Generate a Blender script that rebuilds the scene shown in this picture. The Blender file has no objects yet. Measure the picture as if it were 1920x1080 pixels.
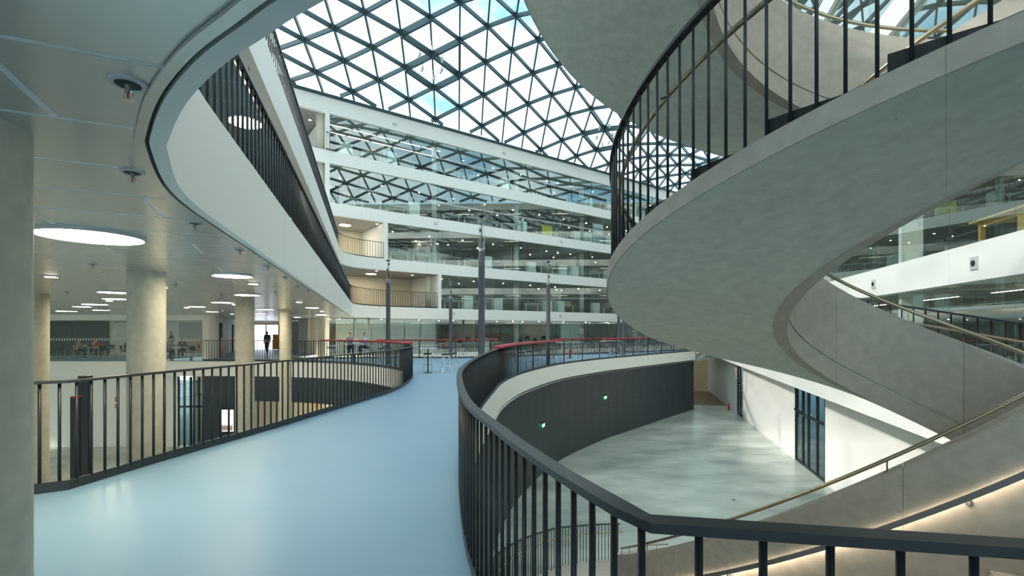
import bpy, math, random
from mathutils import Vector
from mathutils.geometry import tessellate_polygon
random.seed(7)
PI = math.pi
scene = bpy.context.scene
COL = scene.collection

# ------------------------------------------------------------------ camera, sky, sun, exposure
FPX, HOR, EYE = 907.0, 620.0, 1.8          # focal length in pixels (1920 wide), horizon row, eye height
cd = bpy.data.cameras.new('camera')
cam = bpy.data.objects.new('camera', cd)
COL.objects.link(cam)
cam.location = (0, 0, EYE)
cam.rotation_euler = (PI / 2, 0, 0)
cd.sensor_width = 36.0
cd.lens = 36.0 * FPX / 1920.0
cd.shift_y = (HOR - 540.0) / 1920.0
cd.clip_start = 0.05
cd.clip_end = 500
scene.camera = cam

world = bpy.data.worlds.new('sky')
scene.world = world
world.use_nodes = True
nt = world.node_tree
for n in list(nt.nodes):
    nt.nodes.remove(n)
wo = nt.nodes.new('ShaderNodeOutputWorld')
bg = nt.nodes.new('ShaderNodeBackground')
tc = nt.nodes.new('ShaderNodeTexCoord')
mp = nt.nodes.new('ShaderNodeMapping')
mp.inputs['Scale'].default_value = (1.0, 1.0, 2.2)
ns = nt.nodes.new('ShaderNodeTexNoise')
ns.inputs['Scale'].default_value = 2.6
ns.inputs['Detail'].default_value = 7
ns.inputs['Roughness'].default_value = 0.6
rp = nt.nodes.new('ShaderNodeValToRGB')
rp.color_ramp.elements[0].position = 0.38
rp.color_ramp.elements[0].color = (0.16, 0.35, 0.49, 1)
rp.color_ramp.elements[1].position = 0.66
rp.color_ramp.elements[1].color = (0.93, 0.97, 0.91, 1)
bg.inputs['Strength'].default_value = 0.68
nt.links.new(tc.outputs['Generated'], mp.inputs['Vector'])
nt.links.new(mp.outputs['Vector'], ns.inputs['Vector'])
nt.links.new(ns.outputs['Fac'], rp.inputs['Fac'])
nt.links.new(rp.outputs['Color'], bg.inputs['Color'])
nt.links.new(bg.outputs['Background'], wo.inputs['Surface'])

sl = bpy.data.lights.new('sun', 'SUN')
sl.energy = 0.95
sl.angle = math.radians(3.0)
sl.color = (1.0, 0.96, 0.88)
sun = bpy.data.objects.new('sun', sl)
COL.objects.link(sun)
sun.location = (-40, -10, 40)
sun.rotation_euler = Vector((0.83, 0.20, -0.50)).to_track_quat('-Z', 'Y').to_euler()

vs = scene.view_settings
vs.view_transform = 'Standard'
vs.look = 'None'
vs.gamma = 1.0
vs.exposure = 2.25
vs.use_curve_mapping = False
scene.cycles.transparent_max_bounces = 32
scene.cycles.max_bounces = 10
scene.cycles.diffuse_bounces = 6
scene.cycles.sample_clamp_indirect = 8.0

# ------------------------------------------------------------------ materials
MATS = {}
def mat(name, col, rough=0.6, metal=0.0, noise=None, bump=0.0, spec=0.5, emis=None):
    m = bpy.data.materials.new(name)
    m.use_nodes = True
    t = m.node_tree
    b = t.nodes['Principled BSDF']
    b.inputs['Base Color'].default_value = (*col, 1)
    b.inputs['Roughness'].default_value = rough
    b.inputs['Metallic'].default_value = metal
    b.inputs['Specular IOR Level'].default_value = spec
    if emis:
        b.inputs['Emission Color'].default_value = (*emis[0], 1)
        b.inputs['Emission Strength'].default_value = emis[1]
    if noise:
        col2, scale, stretch, lo, hi = noise
        g = t.nodes.new('ShaderNodeNewGeometry')
        mpn = t.nodes.new('ShaderNodeMapping')
        mpn.inputs['Scale'].default_value = stretch
        n = t.nodes.new('ShaderNodeTexNoise')
        n.inputs['Scale'].default_value = scale
        n.inputs['Detail'].default_value = 6
        n.inputs['Roughness'].default_value = 0.62
        r = t.nodes.new('ShaderNodeValToRGB')
        r.color_ramp.elements[0].position = lo
        r.color_ramp.elements[0].color = (*col, 1)
        r.color_ramp.elements[1].position = hi
        r.color_ramp.elements[1].color = (*col2, 1)
        t.links.new(g.outputs['Position'], mpn.inputs['Vector'])
        t.links.new(mpn.outputs['Vector'], n.inputs['Vector'])
        t.links.new(n.outputs['Fac'], r.inputs['Fac'])
        t.links.new(r.outputs['Color'], b.inputs['Base Color'])
        if bump:
            bp = t.nodes.new('ShaderNodeBump')
            bp.inputs['Strength'].default_value = bump
            bp.inputs['Distance'].default_value = 0.01
            t.links.new(n.outputs['Fac'], bp.inputs['Height'])
            t.links.new(bp.outputs['Normal'], b.inputs['Normal'])
    MATS[name] = m
    return m

def concrete(name, c1, c2, rough=0.65):
    """fair-faced concrete: cloudy tone plus scattered small air holes"""
    m = mat(name, c1, rough, 0, (c2, 0.55, (1, 1, 2.2), 0.30, 0.72), 0.0, 0.35)
    t = m.node_tree
    b = t.nodes['Principled BSDF']
    g = t.nodes.new('ShaderNodeNewGeometry')
    v = t.nodes.new('ShaderNodeTexVoronoi')
    v.inputs['Scale'].default_value = 5.0
    r = t.nodes.new('ShaderNodeValToRGB')
    r.color_ramp.elements[0].position = 0.022
    r.color_ramp.elements[0].color = (0.45, 0.45, 0.42, 1)
    r.color_ramp.elements[1].position = 0.034
    r.color_ramp.elements[1].color = (1, 1, 1, 1)
    n2 = t.nodes.new('ShaderNodeTexNoise')
    n2.inputs['Scale'].default_value = 9.0
    n2.inputs['Detail'].default_value = 8
    r2 = t.nodes.new('ShaderNodeValToRGB')
    r2.color_ramp.elements[0].position = 0.3
    r2.color_ramp.elements[0].color = (0.88, 0.88, 0.88, 1)
    r2.color_ramp.elements[1].position = 0.7
    r2.color_ramp.elements[1].color = (1.06, 1.06, 1.06, 1)
    src = b.inputs['Base Color'].links[0].from_socket
    mx = t.nodes.new('ShaderNodeMix'); mx.data_type = 'RGBA'; mx.blend_type = 'MULTIPLY'
    mx.inputs[0].default_value = 1.0
    mx2 = t.nodes.new('ShaderNodeMix'); mx2.data_type = 'RGBA'; mx2.blend_type = 'MULTIPLY'
    mx2.inputs[0].default_value = 1.0
    t.links.new(g.outputs['Position'], v.inputs['Vector'])
    t.links.new(g.outputs['Position'], n2.inputs['Vector'])
    t.links.new(v.outputs['Distance'], r.inputs['Fac'])
    t.links.new(n2.outputs['Fac'], r2.inputs['Fac'])
    t.links.new(src, mx.inputs[6]); t.links.new(r.outputs['Color'], mx.inputs[7])
    t.links.new(mx.outputs[2], mx2.inputs[6]); t.links.new(r2.outputs['Color'], mx2.inputs[7])
    t.links.new(mx2.outputs[2], b.inputs['Base Color'])
    return m

def glass(name, tint, f0=0.06, rough=0.0, top=0.9):
    """thin pane: clear tinted pass-through with a Schlick mirror share"""
    m = bpy.data.materials.new(name)
    m.use_nodes = True
    t = m.node_tree
    for n in list(t.nodes):
        t.nodes.remove(n)
    o = t.nodes.new('ShaderNodeOutputMaterial')
    tr = t.nodes.new('ShaderNodeBsdfTransparent')
    tr.inputs['Color'].default_value = (*tint, 1)
    gl = t.nodes.new('ShaderNodeBsdfGlossy')
    gl.inputs['Roughness'].default_value = rough
    gl.inputs['Color'].default_value = (0.92, 0.98, 0.97, 1)
    lw = t.nodes.new('ShaderNodeLayerWeight')
    lw.inputs['Blend'].default_value = 0.5
    pw_ = t.nodes.new('ShaderNodeMath'); pw_.operation = 'POWER'; pw_.inputs[1].default_value = 5.0
    ma = t.nodes.new('ShaderNodeMath'); ma.operation = 'MULTIPLY_ADD'
    ma.inputs[1].default_value = top - f0; ma.inputs[2].default_value = f0
    mx = t.nodes.new('ShaderNodeMixShader')
    t.links.new(lw.outputs['Facing'], pw_.inputs[0])
    t.links.new(pw_.outputs['Value'], ma.inputs[0])
    t.links.new(ma.outputs['Value'], mx.inputs['Fac'])
    t.links.new(tr.outputs['BSDF'], mx.inputs[1])
    t.links.new(gl.outputs['BSDF'], mx.inputs[2])
    t.links.new(mx.outputs['Shader'], o.inputs['Surface'])
    MATS[name] = m
    return m

mat('blue_floor', (0.245, 0.405, 0.535), 0.38, 0, ((0.275, 0.435, 0.565), 0.5, (1, 1, 1), 0.3, 0.75), 0.0, 0.22)
mat('grey_floor', (0.27, 0.315, 0.275), 0.30, 0, ((0.60, 0.63, 0.55), 0.32, (0.9, 1.7, 1), 0.33, 0.70), 0.0, 0.5)
mat('pale_floor', (0.46, 0.46, 0.44), 0.4, 0, ((0.56, 0.56, 0.53), 0.6, (1, 1, 1), 0.3, 0.7))
mat('brown_floor', (0.20, 0.13, 0.08), 0.4)
mat('carpet', (0.13, 0.14, 0.13), 0.9, 0, ((0.17, 0.18, 0.17), 8, (1, 1, 1), 0.3, 0.7))
mat('white_panel', (0.89, 0.875, 0.81), 0.45, 0, ((0.92, 0.905, 0.845), 0.3, (1, 1, 1), 0.3, 0.7))
mat('white_wall', (0.88, 0.865, 0.81), 0.6)
mat('cream_wall', (0.78, 0.70, 0.54), 0.6)
mat('beige_wood', (0.62, 0.47, 0.30), 0.5, 0, ((0.68, 0.53, 0.35), 3, (1, 1, 8), 0.3, 0.7))
mat('orange_door', (0.75, 0.30, 0.05), 0.5)
mat('shadow_gap', (0.05, 0.05, 0.05), 0.8)
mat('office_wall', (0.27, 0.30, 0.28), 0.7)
mat('office_ceiling', (0.42, 0.41, 0.38), 0.6)
mat('ceiling_metal', (0.60, 0.595, 0.56), 0.25, 0.55, ((0.64, 0.635, 0.60), 0.7, (1, 1, 1), 0.3, 0.7))
mat('ceiling_reflected_blue', (0.17, 0.31, 0.37), 0.4, 0.0)  # blue reflection of floor and sky put into the base colour
mat('dark_metal', (0.032, 0.036, 0.038), 0.42, 0.3)
mat('dark_rail', (0.050, 0.056, 0.058), 0.38, 0.4)
mat('grey_metal', (0.22, 0.22, 0.23), 0.4, 0.4)
mat('pole_metal', (0.060, 0.065, 0.072), 0.42, 0.4)
mat('chrome', (0.75, 0.75, 0.73), 0.18, 1.0)
mat('brass', (0.47, 0.40, 0.27), 0.28, 1.0)
mat('dark_panel', (0.021, 0.029, 0.036), 0.42, 0.0, ((0.028, 0.037, 0.045), 0.5, (1, 1, 1), 0.3, 0.7))
mat('roof_steel', (0.045, 0.085, 0.10), 0.4, 0.3)
mat('red_top', (0.50, 0.025, 0.045), 0.45)
mat('white_plastic', (0.80, 0.80, 0.78), 0.4)
mat('light_grey', (0.55, 0.56, 0.55), 0.5)
mat('black_plastic', (0.02, 0.021, 0.023), 0.5)
mat('navy_seat', (0.035, 0.05, 0.075), 0.5)
mat('desk_white', (0.88, 0.90, 0.87), 0.4)
mat('screen_dark', (0.02, 0.025, 0.03), 0.2)
mat('lime_board', (0.62, 0.62, 0.05), 0.5)
mat('cardboard', (0.50, 0.33, 0.14), 0.8)
mat('oak_table', (0.55, 0.34, 0.10), 0.45, 0, ((0.62, 0.41, 0.15), 2.5, (1, 8, 1), 0.3, 0.7))
mat('skin', (0.60, 0.38, 0.28), 0.55)
mat('hair_brown', (0.10, 0.045, 0.02), 0.6)
mat('hair_dark', (0.02, 0.015, 0.012), 0.6)
mat('shirt_blue', (0.42, 0.52, 0.66), 0.8)
mat('shirt_grey', (0.26, 0.31, 0.38), 0.8)
mat('shirt_red', (0.62, 0.05, 0.06), 0.8)
mat('shirt_tan', (0.45, 0.36, 0.22), 0.8)
mat('shirt_slate', (0.08, 0.12, 0.13), 0.8)
mat('shirt_lilac', (0.42, 0.42, 0.50), 0.8)
mat('trousers', (0.025, 0.035, 0.06), 0.8)
mat('shoe', (0.02, 0.02, 0.02), 0.5)
mat('red_paint', (0.70, 0.03, 0.02), 0.35)
mat('sign_green', (0.01, 0.32, 0.12), 0.4, emis=((0.02, 0.45, 0.16), 0.6))
mat('sign_white', (0.85, 0.9, 0.85), 0.4, emis=((0.9, 1, 0.9), 0.8))
mat('screen_pane_glow', (0.7, 0.72, 0.78), 0.3, emis=((0.75, 0.78, 0.9), 0.55))
mat('poster_pink', (0.85, 0.62, 0.58), 0.5)
mat('poster_blue', (0.30, 0.42, 0.48), 0.5)
mat('lamp_warm', (1, 0.95, 0.82), 0.5, emis=((1.0, 0.88, 0.66), 11.0))
mat('lamp_fill', (1, 0.9, 0.75), 0.5, emis=((1.0, 0.88, 0.70), 55.0))
mat('lamp_office', (1, 0.9, 0.75), 0.5, emis=((1.0, 0.86, 0.68), 4.0))
mat('led_strip', (1, 0.95, 0.85), 0.5, emis=((1.0, 0.84, 0.64), 6.0))
mat('plant_green', (0.06, 0.20, 0.03), 0.6)
concrete('concrete_column', (0.54, 0.51, 0.40), (0.62, 0.59, 0.475))
concrete('concrete_stair', (0.44, 0.40, 0.335), (0.53, 0.485, 0.41))
concrete('concrete_soffit', (0.62, 0.64, 0.55), (0.71, 0.73, 0.63), 0.5)  # paler copy of the stair concrete, replacing bounce light on the undersides
concrete('concrete_warm', (0.42, 0.37, 0.30), (0.50, 0.45, 0.37))
glass('facade_glass', (0.945, 0.99, 0.97), 0.15)
glass('roof_glass', (0.995, 0.998, 1.0), 0.015, 0.0, 0.3)
glass('clear_tube', (0.95, 0.96, 0.96), 0.05)
glass('office_glass', (0.95, 0.985, 0.97), 0.06)
glass('fin_glass', (0.66, 0.86, 0.80), 0.22, 0.08)
glass('door_glass', (0.50, 0.60, 0.63), 0.10)

# ------------------------------------------------------------------ mesh helpers
def mesh(name, v, f, smooth=False):
    m = bpy.data.meshes.new(name)
    m.from_pydata([tuple(p) for p in v], [], f)
    if smooth:
        m.polygons.foreach_set('use_smooth', [True] * len(m.polygons))
    m.update()
    return m

def put(name, m, material=None, parent=None, loc=(0, 0, 0), rz=0.0):
    o = bpy.data.objects.new(name, m)
    COL.objects.link(o)
    if material and not m.materials:
        m.materials.append(MATS[material])
    if parent:
        o.parent = parent
    o.location = loc
    o.rotation_euler = (0, 0, rz)
    return o

def tag(o, label, cat=None, group=None, kind=None):
    o['label'] = label
    if cat: o['category'] = cat
    if group: o['group'] = group
    if kind: o['kind'] = kind
    return o

def thing(name, label, cat, loc=(0, 0, 0), rz=0.0, group=None):
    o = bpy.data.objects.new(name, None)
    COL.objects.link(o)
    o.location = loc
    o.rotation_euler = (0, 0, rz)
    o.empty_display_size = 0.2
    return tag(o, label, cat, group)

def struct(name, label, loc=(0, 0, 0)):
    o = bpy.data.objects.new(name, None)
    COL.objects.link(o)
    o.location = loc
    return tag(o, label, kind='structure')

def copy_tree(root, loc, rz, label):
    """copy of a thing with its parts and sub-parts, sharing mesh data"""
    r = root.copy(); COL.objects.link(r)
    r.location = loc; r.rotation_euler = (0, 0, rz); r['label'] = label
    for ch in root.children:
        c = ch.copy(); COL.objects.link(c); c.parent = r
        for g in ch.children:
            d = g.copy(); COL.objects.link(d); d.parent = c
    return r

class MB:
    """collects shapes into one mesh"""
    def __init__(self):
        self.v = []; self.f = []
    def add(self, v, f):
        n = len(self.v)
        self.v += [tuple(p) for p in v]
        self.f += [tuple(i + n for i in q) for q in f]
        return self
    def box(self, c, s, rz=0.0):
        x, y, z = (k / 2 for k in s)
        cs, sn = math.cos(rz), math.sin(rz)
        v = []
        for dx, dy, dz in ((-x, -y, -z), (x, -y, -z), (x, y, -z), (-x, y, -z), (-x, -y, z), (x, -y, z), (x, y, z), (-x, y, z)):
            v.append((c[0] + dx * cs - dy * sn, c[1] + dx * sn + dy * cs, c[2] + dz))
        return self.add(v, [(3, 2, 1, 0), (4, 5, 6, 7), (0, 1, 5, 4), (1, 2, 6, 5), (2, 3, 7, 6), (3, 0, 4, 7)])
    def rod(self, a, b, r, n=6, r2=None):
        a, b = Vector(a), Vector(b)
        r2 = r if r2 is None else r2
        d = (b - a).normalized()
        u = d.orthogonal().normalized(); w = d.cross(u)
        v = []
        for p, rr in ((a, r), (b, r2)):
            for i in range(n):
                t = 2 * PI * i / n
                v.append(p + u * (rr * math.cos(t)) + w * (rr * math.sin(t)))
        f = [(i, (i + 1) % n, n + (i + 1) % n, n + i) for i in range(n)]
        f += [tuple(range(n - 1, -1, -1)), tuple(range(n, 2 * n))]
        return self.add(v, f)
    def tube(self, pts, r, n=8, closed=False):
        pts = [Vector(p) for p in pts]
        N = len(pts); v = []; f = []
        for i, p in enumerate(pts):
            a = pts[i - 1] if (i or closed) else pts[0]
            b = pts[(i + 1) % N] if (i < N - 1 or closed) else pts[-1]
            d = (b - a).normalized()
            u = Vector((0, 0, 1)).cross(d)
            if u.length < 1e-4: u = Vector((1, 0, 0))
            u.normalize(); w = d.cross(u)
            for k in range(n):
                t = 2 * PI * k / n
                v.append(p + u * (r * math.cos(t)) + w * (r * math.sin(t)))
        for i in range(N if closed else N - 1):
            j = (i + 1) % N
            for k in range(n):
                l = (k + 1) % n
                f.append((i * n + k, i * n + l, j * n + l, j * n + k))
        if not closed:
            f += [tuple(range(n - 1, -1, -1)), tuple(range((N - 1) * n, N * n))]
        return self.add(v, f)
    def lathe(self, prof, n=16, c=(0, 0, 0)):
        v = []; f = []
        for r, z in prof:
            for i in range(n):
                t = 2 * PI * i / n
                v.append((c[0] + r * math.cos(t), c[1] + r * math.sin(t), c[2] + z))
        for j in range(len(prof) - 1):
            for i in range(n):
                k = (i + 1) % n
                f.append((j * n + i, j * n + k, (j + 1) * n + k, (j + 1) * n + i))
        f += [tuple(range(n - 1, -1, -1)), tuple(range((len(prof) - 1) * n, len(prof) * n))]
        return self.add(v, f)
    def strip(self, secs):
        """closed cross-sections (lists of equal length) joined along a path, ends capped"""
        n = len(secs[0]); v = [p for s in secs for p in s]; f = []
        for i in range(len(secs) - 1):
            for k in range(n):
                l = (k + 1) % n
                f.append((i * n + k, (i + 1) * n + k, (i + 1) * n + l, i * n + l))
        f += [tuple(range(n)), tuple(range(len(v) - 1, len(v) - n - 1, -1))]
        return self.add(v, f)
    def mesh(self, name, smooth=False):
        return mesh(name, self.v, self.f, smooth)
    def put(self, name, material, parent=None, smooth=False, loc=(0, 0, 0), rz=0.0):
        return put(name, self.mesh(name, smooth), material, parent, loc, rz)

def smooth_by_angle(o, deg=35):
    o.data.polygons.foreach_set('use_smooth', [True] * len(o.data.polygons))
    try:
        o.data.set_sharp_from_angle(angle=math.radians(deg))
    except Exception:
        pass

# ------------------------------------------------------------------ plan paths
def V2(p): return Vector((p[0], p[1]))
def catmull(pts, n=8):
    P = [V2(p) for p in pts]
    P = [P[0] * 2 - P[1]] + P + [P[-1] * 2 - P[-2]]
    out = []
    for i in range(1, len(P) - 2):
        a, b, c, d = P[i - 1:i + 3]
        for k in range(n):
            t = k / n
            out.append(0.5 * ((2 * b) + (c - a) * t + (2 * a - 5 * b + 4 * c - d) * t * t + (3 * b - a - 3 * c + d) * t ** 3))
    out.append(P[-2])
    return out
def lens_of(path):
    s = [0.0]
    for a, b in zip(path, path[1:]): s.append(s[-1] + (b - a).length)
    return s
def at_len(path, s, q):
    q = min(max(q, 0), s[-1])
    lo, hi = 0, len(s) - 1
    while hi - lo > 1:
        m = (lo + hi) // 2
        if s[m] <= q: lo = m
        else: hi = m
    t = (q - s[lo]) / max(s[hi] - s[lo], 1e-9)
    return path[lo].lerp(path[hi], t)
def cut(path, a, b):
    s = lens_of(path)
    return [at_len(path, s, a)] + [p for p, q in zip(path, s) if a + 1e-4 < q < b - 1e-4] + [at_len(path, s, b)]
def normals(path):
    out = []
    for i in range(len(path)):
        a = path[max(i - 1, 0)]; b = path[min(i + 1, len(path) - 1)]
        d = (b - a).normalized()
        n = Vector((-d.y, d.x))
        if 0 < i < len(path) - 1:
            e = (path[i] - path[i - 1]).normalized()
            m = Vector((-e.y, e.x))
            n = n / max(n.dot(m), 0.4)
        out.append(n)
    return out
def offset(path, d):
    return [p + n * d for p, n in zip(path, normals(path))]
def fillet(a, c, b, t, n=14):
    """path from a to b through corner c with the corner eased over tangent length t (quadratic easing)"""
    a, b, c = V2(a), V2(b), V2(c)
    p = c + (a - c).normalized() * t; q = c + (b - c).normalized() * t
    mid = [p * (1 - s) ** 2 + c * 2 * s * (1 - s) + q * s * s for s in [k / n for k in range(n + 1)]]
    return [a] + mid + [b]
def wall_secs(path, z0, z1, d0, d1):
    nn = normals(path)
    secs = []
    for p, n in zip(path, nn):
        i, o = p + n * d0, p + n * d1
        secs.append([(i.x, i.y, z0), (o.x, o.y, z0), (o.x, o.y, z1), (i.x, i.y, z1)])
    return secs
def ribbon(path, z0, z1, d0, d1):
    return MB().strip(wall_secs(path, z0, z1, d0, d1))
def panelled(name, label, path, z0, z1, d0, d1, step, material, gap=0.008, back=None, zsplit=None, part='panel'):
    """a wall along a plan path made of single panels with open joints, on a recessed backing"""
    o = struct(name, label)
    L = lens_of(path)[-1]
    k = max(1, round(L / step)); w = L / k
    rows = [(z0, z1)] if not zsplit else list(zip([z0] + zsplit, zsplit + [z1]))
    for i in range(k):
        seg = cut(path, i * w + gap / 2, (i + 1) * w - gap / 2)
        for a, b in rows:
            g = gap / 2 if zsplit else 0
            ob = ribbon(seg, a + (g if a != z0 else 0), b - (g if b != z1 else 0), d0, d1).put(part, material, o)
            smooth_by_angle(ob)
    if back:
        inner = d0 + (0.03 if d1 > d0 else -0.03)
        ribbon(path, z0 + 0.02, z1 - 0.02, inner, d1 + (0.02 if d1 > d0 else -0.02)).put('backing', back, o)
    return o
def poly(name, label, pts, z, material, flip=False, thick=0.0, m2=None):
    pts3 = [Vector((p[0], p[1], 0)) for p in pts]
    tris = tessellate_polygon([pts3])
    v = [(p.x, p.y, z) for p in pts3]
    f = []
    for t in tris:
        a, b, c = (pts3[i] for i in t)
        up = (b - a).cross(c - a).z > 0
        f.append(tuple(t) if up != flip else tuple(reversed(t)))
    o = put(name, mesh(name, v, f), material)
    return tag(o, label, kind='structure')

def at(px, py=None, z=None, Y=None):
    """photograph pixel to place: give the height z (plan point from the row) or the depth Y"""
    if Y is None:
        Y = (EYE - z) * FPX / (py - HOR)
    X = (px - 960.0) / FPX * Y
    return Vector((X, Y, z if z is not None else EYE + (HOR - py) / FPX * Y))

# facade frame: u runs along the far facade, off is measured towards the atrium
FD = Vector((1, 0.735)).normalized()
FN = Vector((FD.y, -FD.x))
F0 = Vector((1.67, 44.46))
def FP(u, off=0.0): return F0 + FD * u + FN * off
def fu(px):
    t = (px - 960) / FPX
    Y = 43.23 / (1 - 0.735 * t)
    return (Vector((t * Y, Y)) - F0).dot(FD)
FANG = math.atan2(FD.y, FD.x)
RD = Vector((0.28, 1)).normalized()            # right wing direction
def RW(Y, off=0.0):                             # off > 0 towards the atrium
    return Vector((6.7 + 0.28 * Y, Y)) + Vector((-RD.y, RD.x)) * off
RANG = math.atan2(RD.y, RD.x)
def RL(Y): return Vector((8.8 + 0.25 * Y, Y))   # white wall of the lower hall
SH, BAND = 3.6, 0.88                            # storey height, slab edge height
LOW = -5.2                                      # floor of the lower hall

# ------------------------------------------------------------------ level 0 plan curves
left_void = [V2((-30, -9.6)), V2((-12, 1.3)), V2((-5.04, 5.515))] + catmull(
    [(-5.04, 5.515), (-4.94, 6.16), (-4.76, 7.16), (-4.43, 8.74), (-4.05, 11.0), (-3.75, 12.75), (-3.56, 14.0), (-3.52, 15.5),
     (-3.7, 17.6), (-4.04, 19.4), (-4.6, 20.9), (-5.4, 22.4), (-6.6, 24.0), (-7.97, 25.4), (-9.84, 26.8), (-12.2, 27.8), (-15.2, 28.4), (-18.3, 28.6)], 5)[1:]
right_main = [V2((0.42, 1.47))] + catmull(
    [(0.42, 1.47), (0.2, 2.03), (-0.04, 2.8), (-0.36, 4.06), (-0.66, 6.35), (-0.75, 8.2), (-0.70, 11.0), (-0.52, 14.0), (-0.3, 16.7),
     (0.28, 19.67), (1.16, 22.4), (2.2, 25.0), (3.39, 27.2), (6.0, 31.0), (8.1, 33.5), (12.2, 38.3), (16.3, 43.0)], 6)[1:]
right_near = [V2((4.6, 1.05)), V2((2.6, 1.16)), V2((1.38, 1.30)), V2((0.42, 1.47))]
third = catmull([(-14.2, 30.7), (-10.4, 31.5), (-6.6, 31.8), (-3.05, 31.85), (0.0, 33.4), (3.3, 35.7), (8.0, 39.0), (12.5, 42.0), (17.5, 46.2)], 5)

floor_pts = [(-34, -16), (9.4, -16), (9.4, 6.0), (5.5, 4.65), (4.2, 1.55)] + right_near[:-1] + right_main + [RW(47.0), RW(56.0)] + list(reversed(third)) \
    + [FP(fu(560))] + [(-15.5, 46), (-34, 46), (-34, 28.6)] + list(reversed(left_void))
poly('floor', 'pale blue seamless resin floor of the ring-shaped gallery level', floor_pts, 0.0, 'blue_floor')
poly('ceiling_lower', 'white underside of the gallery slab above the lower hall', floor_pts, -BAND, 'white_wall', flip=True)
poly('floor_lower', 'cloudy grey polished concrete floor of the lower hall', [(-60, -20), (40, -20), (40, 75), (-60, 75)], LOW, 'grey_floor')

# slab edges of level 0 (white fascias round the openings)
panelled('trim_1', 'white slab edge around the opening over the grey lower hall', right_near[:-1] + right_main, -BAND + 0.1, -0.012, 0.0, 0.16, 4.2, 'white_panel', 0.006)
panelled('trim_2', 'white slab edge around the opening beside the concrete columns', [V2((-34, 28.6))] + list(reversed(left_void)), -BAND, -0.012, 0.0, 0.16, 4.2, 'white_panel', 0.006)
panelled('trim_3', 'white slab edge of the narrow opening along the glass facade', third, -BAND, -0.012, 0.0, -0.16, 4.2, 'white_panel', 0.006)

# dark panelled wall of the lower hall, under the right-hand opening
dark_path = cut(right_main, 3.0, lens_of(right_main)[-1])
panelled('wall_lower_dark', 'curved wall of dark slate grey panels around the lower hall', offset(dark_path, 0.14), LOW, -BAND + 0.1, 0.0, 0.10, 1.15, 'dark_panel', 0.010, 'shadow_gap', [LOW + 2.2], part='wall_panel')

# ------------------------------------------------------------------ right-hand walls
pw = [V2(RL(58)), V2(RL(0))]
DY = [(40.9, 38.7), (26.3, 22.15)]
spans = [(58, 40.9), (38.7, 26.3), (22.15, 2.0)]
for i, (a, b) in enumerate(spans):
    panelled('wall_lower_%d' % (i + 1), ['white wall of the lower hall at the far corridor', 'white wall of the lower hall between the two glazed doors', 'white wall of the lower hall under the concrete stair'][i],
             [V2(RL(a)), V2(RL(b))], LOW, -1.0, 0.0, 0.2, 6.2, 'white_wall', 0.004)
panelled('trim_4', 'white ledge along the top of the lower hall wall', [V2(RL(58)), V2(RL(0))], -1.0, -0.45, -0.10, 0.6, 6.2, 'white_panel', 0.006)
def wallbox(path, n): pass

# glazed doors in that wall
def hall_door(idx, ya, yb, label, leaves):
    a, b = V2(RL(ya)), V2(RL(yb))
    w = (b - a).length
    ang = math.atan2((b - a).y, (b - a).x)
    d = struct('door_%d' % idx, label, (a.x, a.y, LOW)); d.rotation_euler = (0, 0, ang)
    h = -1.0 - LOW
    def P(x0, x1, z0, z1, y0, y1, name, m):
        return MB().box(((x0 + x1) / 2, (y0 + y1) / 2, (z0 + z1) / 2), (x1 - x0, y1 - y0, z1 - z0)).put(name, m, d)
    xs = leaves
    tr = 2.65
    for x in xs: P(x * w - 0.045, x * w + 0.045, 0, h, 0.0, 0.12, 'mullion', 'dark_metal')
    for z in (0.06, tr, h - 0.05): P(0, w, z - 0.05, z + 0.05, 0.005, 0.11, 'transom', 'dark_metal')
    for x0, x1 in zip(xs, xs[1:]):
        for z0, z1 in ((0.11, tr - 0.05), (tr + 0.05, h - 0.1)):
            P(x0 * w + 0.045, x1 * w - 0.045, z0, z1, 0.05, 0.065, 'pane', 'door_glass')
    for z in (0.4, 1.2, 2.0, 2.5):
        P(xs[1] * w - 0.04, xs[1] * w + 0.04, z, z + 0.12, -0.05, 0.0, 'hinge', 'chrome')
    hd = MB().rod((xs[1] * w - 0.2, -0.06, 1.05), (xs[1] * w - 0.2, -0.06, 1.35), 0.015)
    hd.put('door_handle', 'chrome', d)
    P(xs[0] * w, xs[2] * w, tr + 0.06, tr + 0.16, -0.06, 0.0, 'door_closer', 'chrome')
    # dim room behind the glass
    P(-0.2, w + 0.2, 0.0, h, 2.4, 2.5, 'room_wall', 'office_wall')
    return d
hall_door(1, 26.3, 22.15, 'tall dark-framed glazed double door in the white lower hall wall', [0.012, 0.27, 0.46, 0.74, 0.988])
hall_door(2, 40.9, 38.7, 'narrow dark-framed glazed door near the far corridor of the lower hall', [0.03, 0.5, 0.97])

# corridor past the end of the dark wall
cw = V2((16.3, 43.0))
o = MB().box((20.2, 56.2, LOW + 2.2), (9, 0.2, 4.4), 0.25).put('wall_corridor', 'beige_wood'); tag(o, 'warm wooden end wall of the corridor off the lower hall', kind='structure')
o = MB().box((15.3, 50.2, LOW + 2.2), (0.2, 13.0, 4.4), -0.2).put('wall_corridor_side', 'dark_panel'); tag(o, 'dark side wall of the corridor off the lower hall', kind='structure')
o = MB().box((20.4, 50.6, LOW + 0.004), (7.5, 11, 0.008), -0.22).put('floor_corridor', 'brown_floor'); tag(o, 'brown floor of the corridor leading off the lower hall', kind='structure')
d3 = struct('door_3', 'dark glazed door at the end of the corridor', (18.4, 54.9, LOW)); d3.rotation_euler = (0, 0, 0.25)
for x in (-1.0, 0.0, 1.0): MB().box((x, 0, 1.9), (0.1, 0.1, 3.8)).put('mullion', 'dark_metal', d3)
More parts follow.
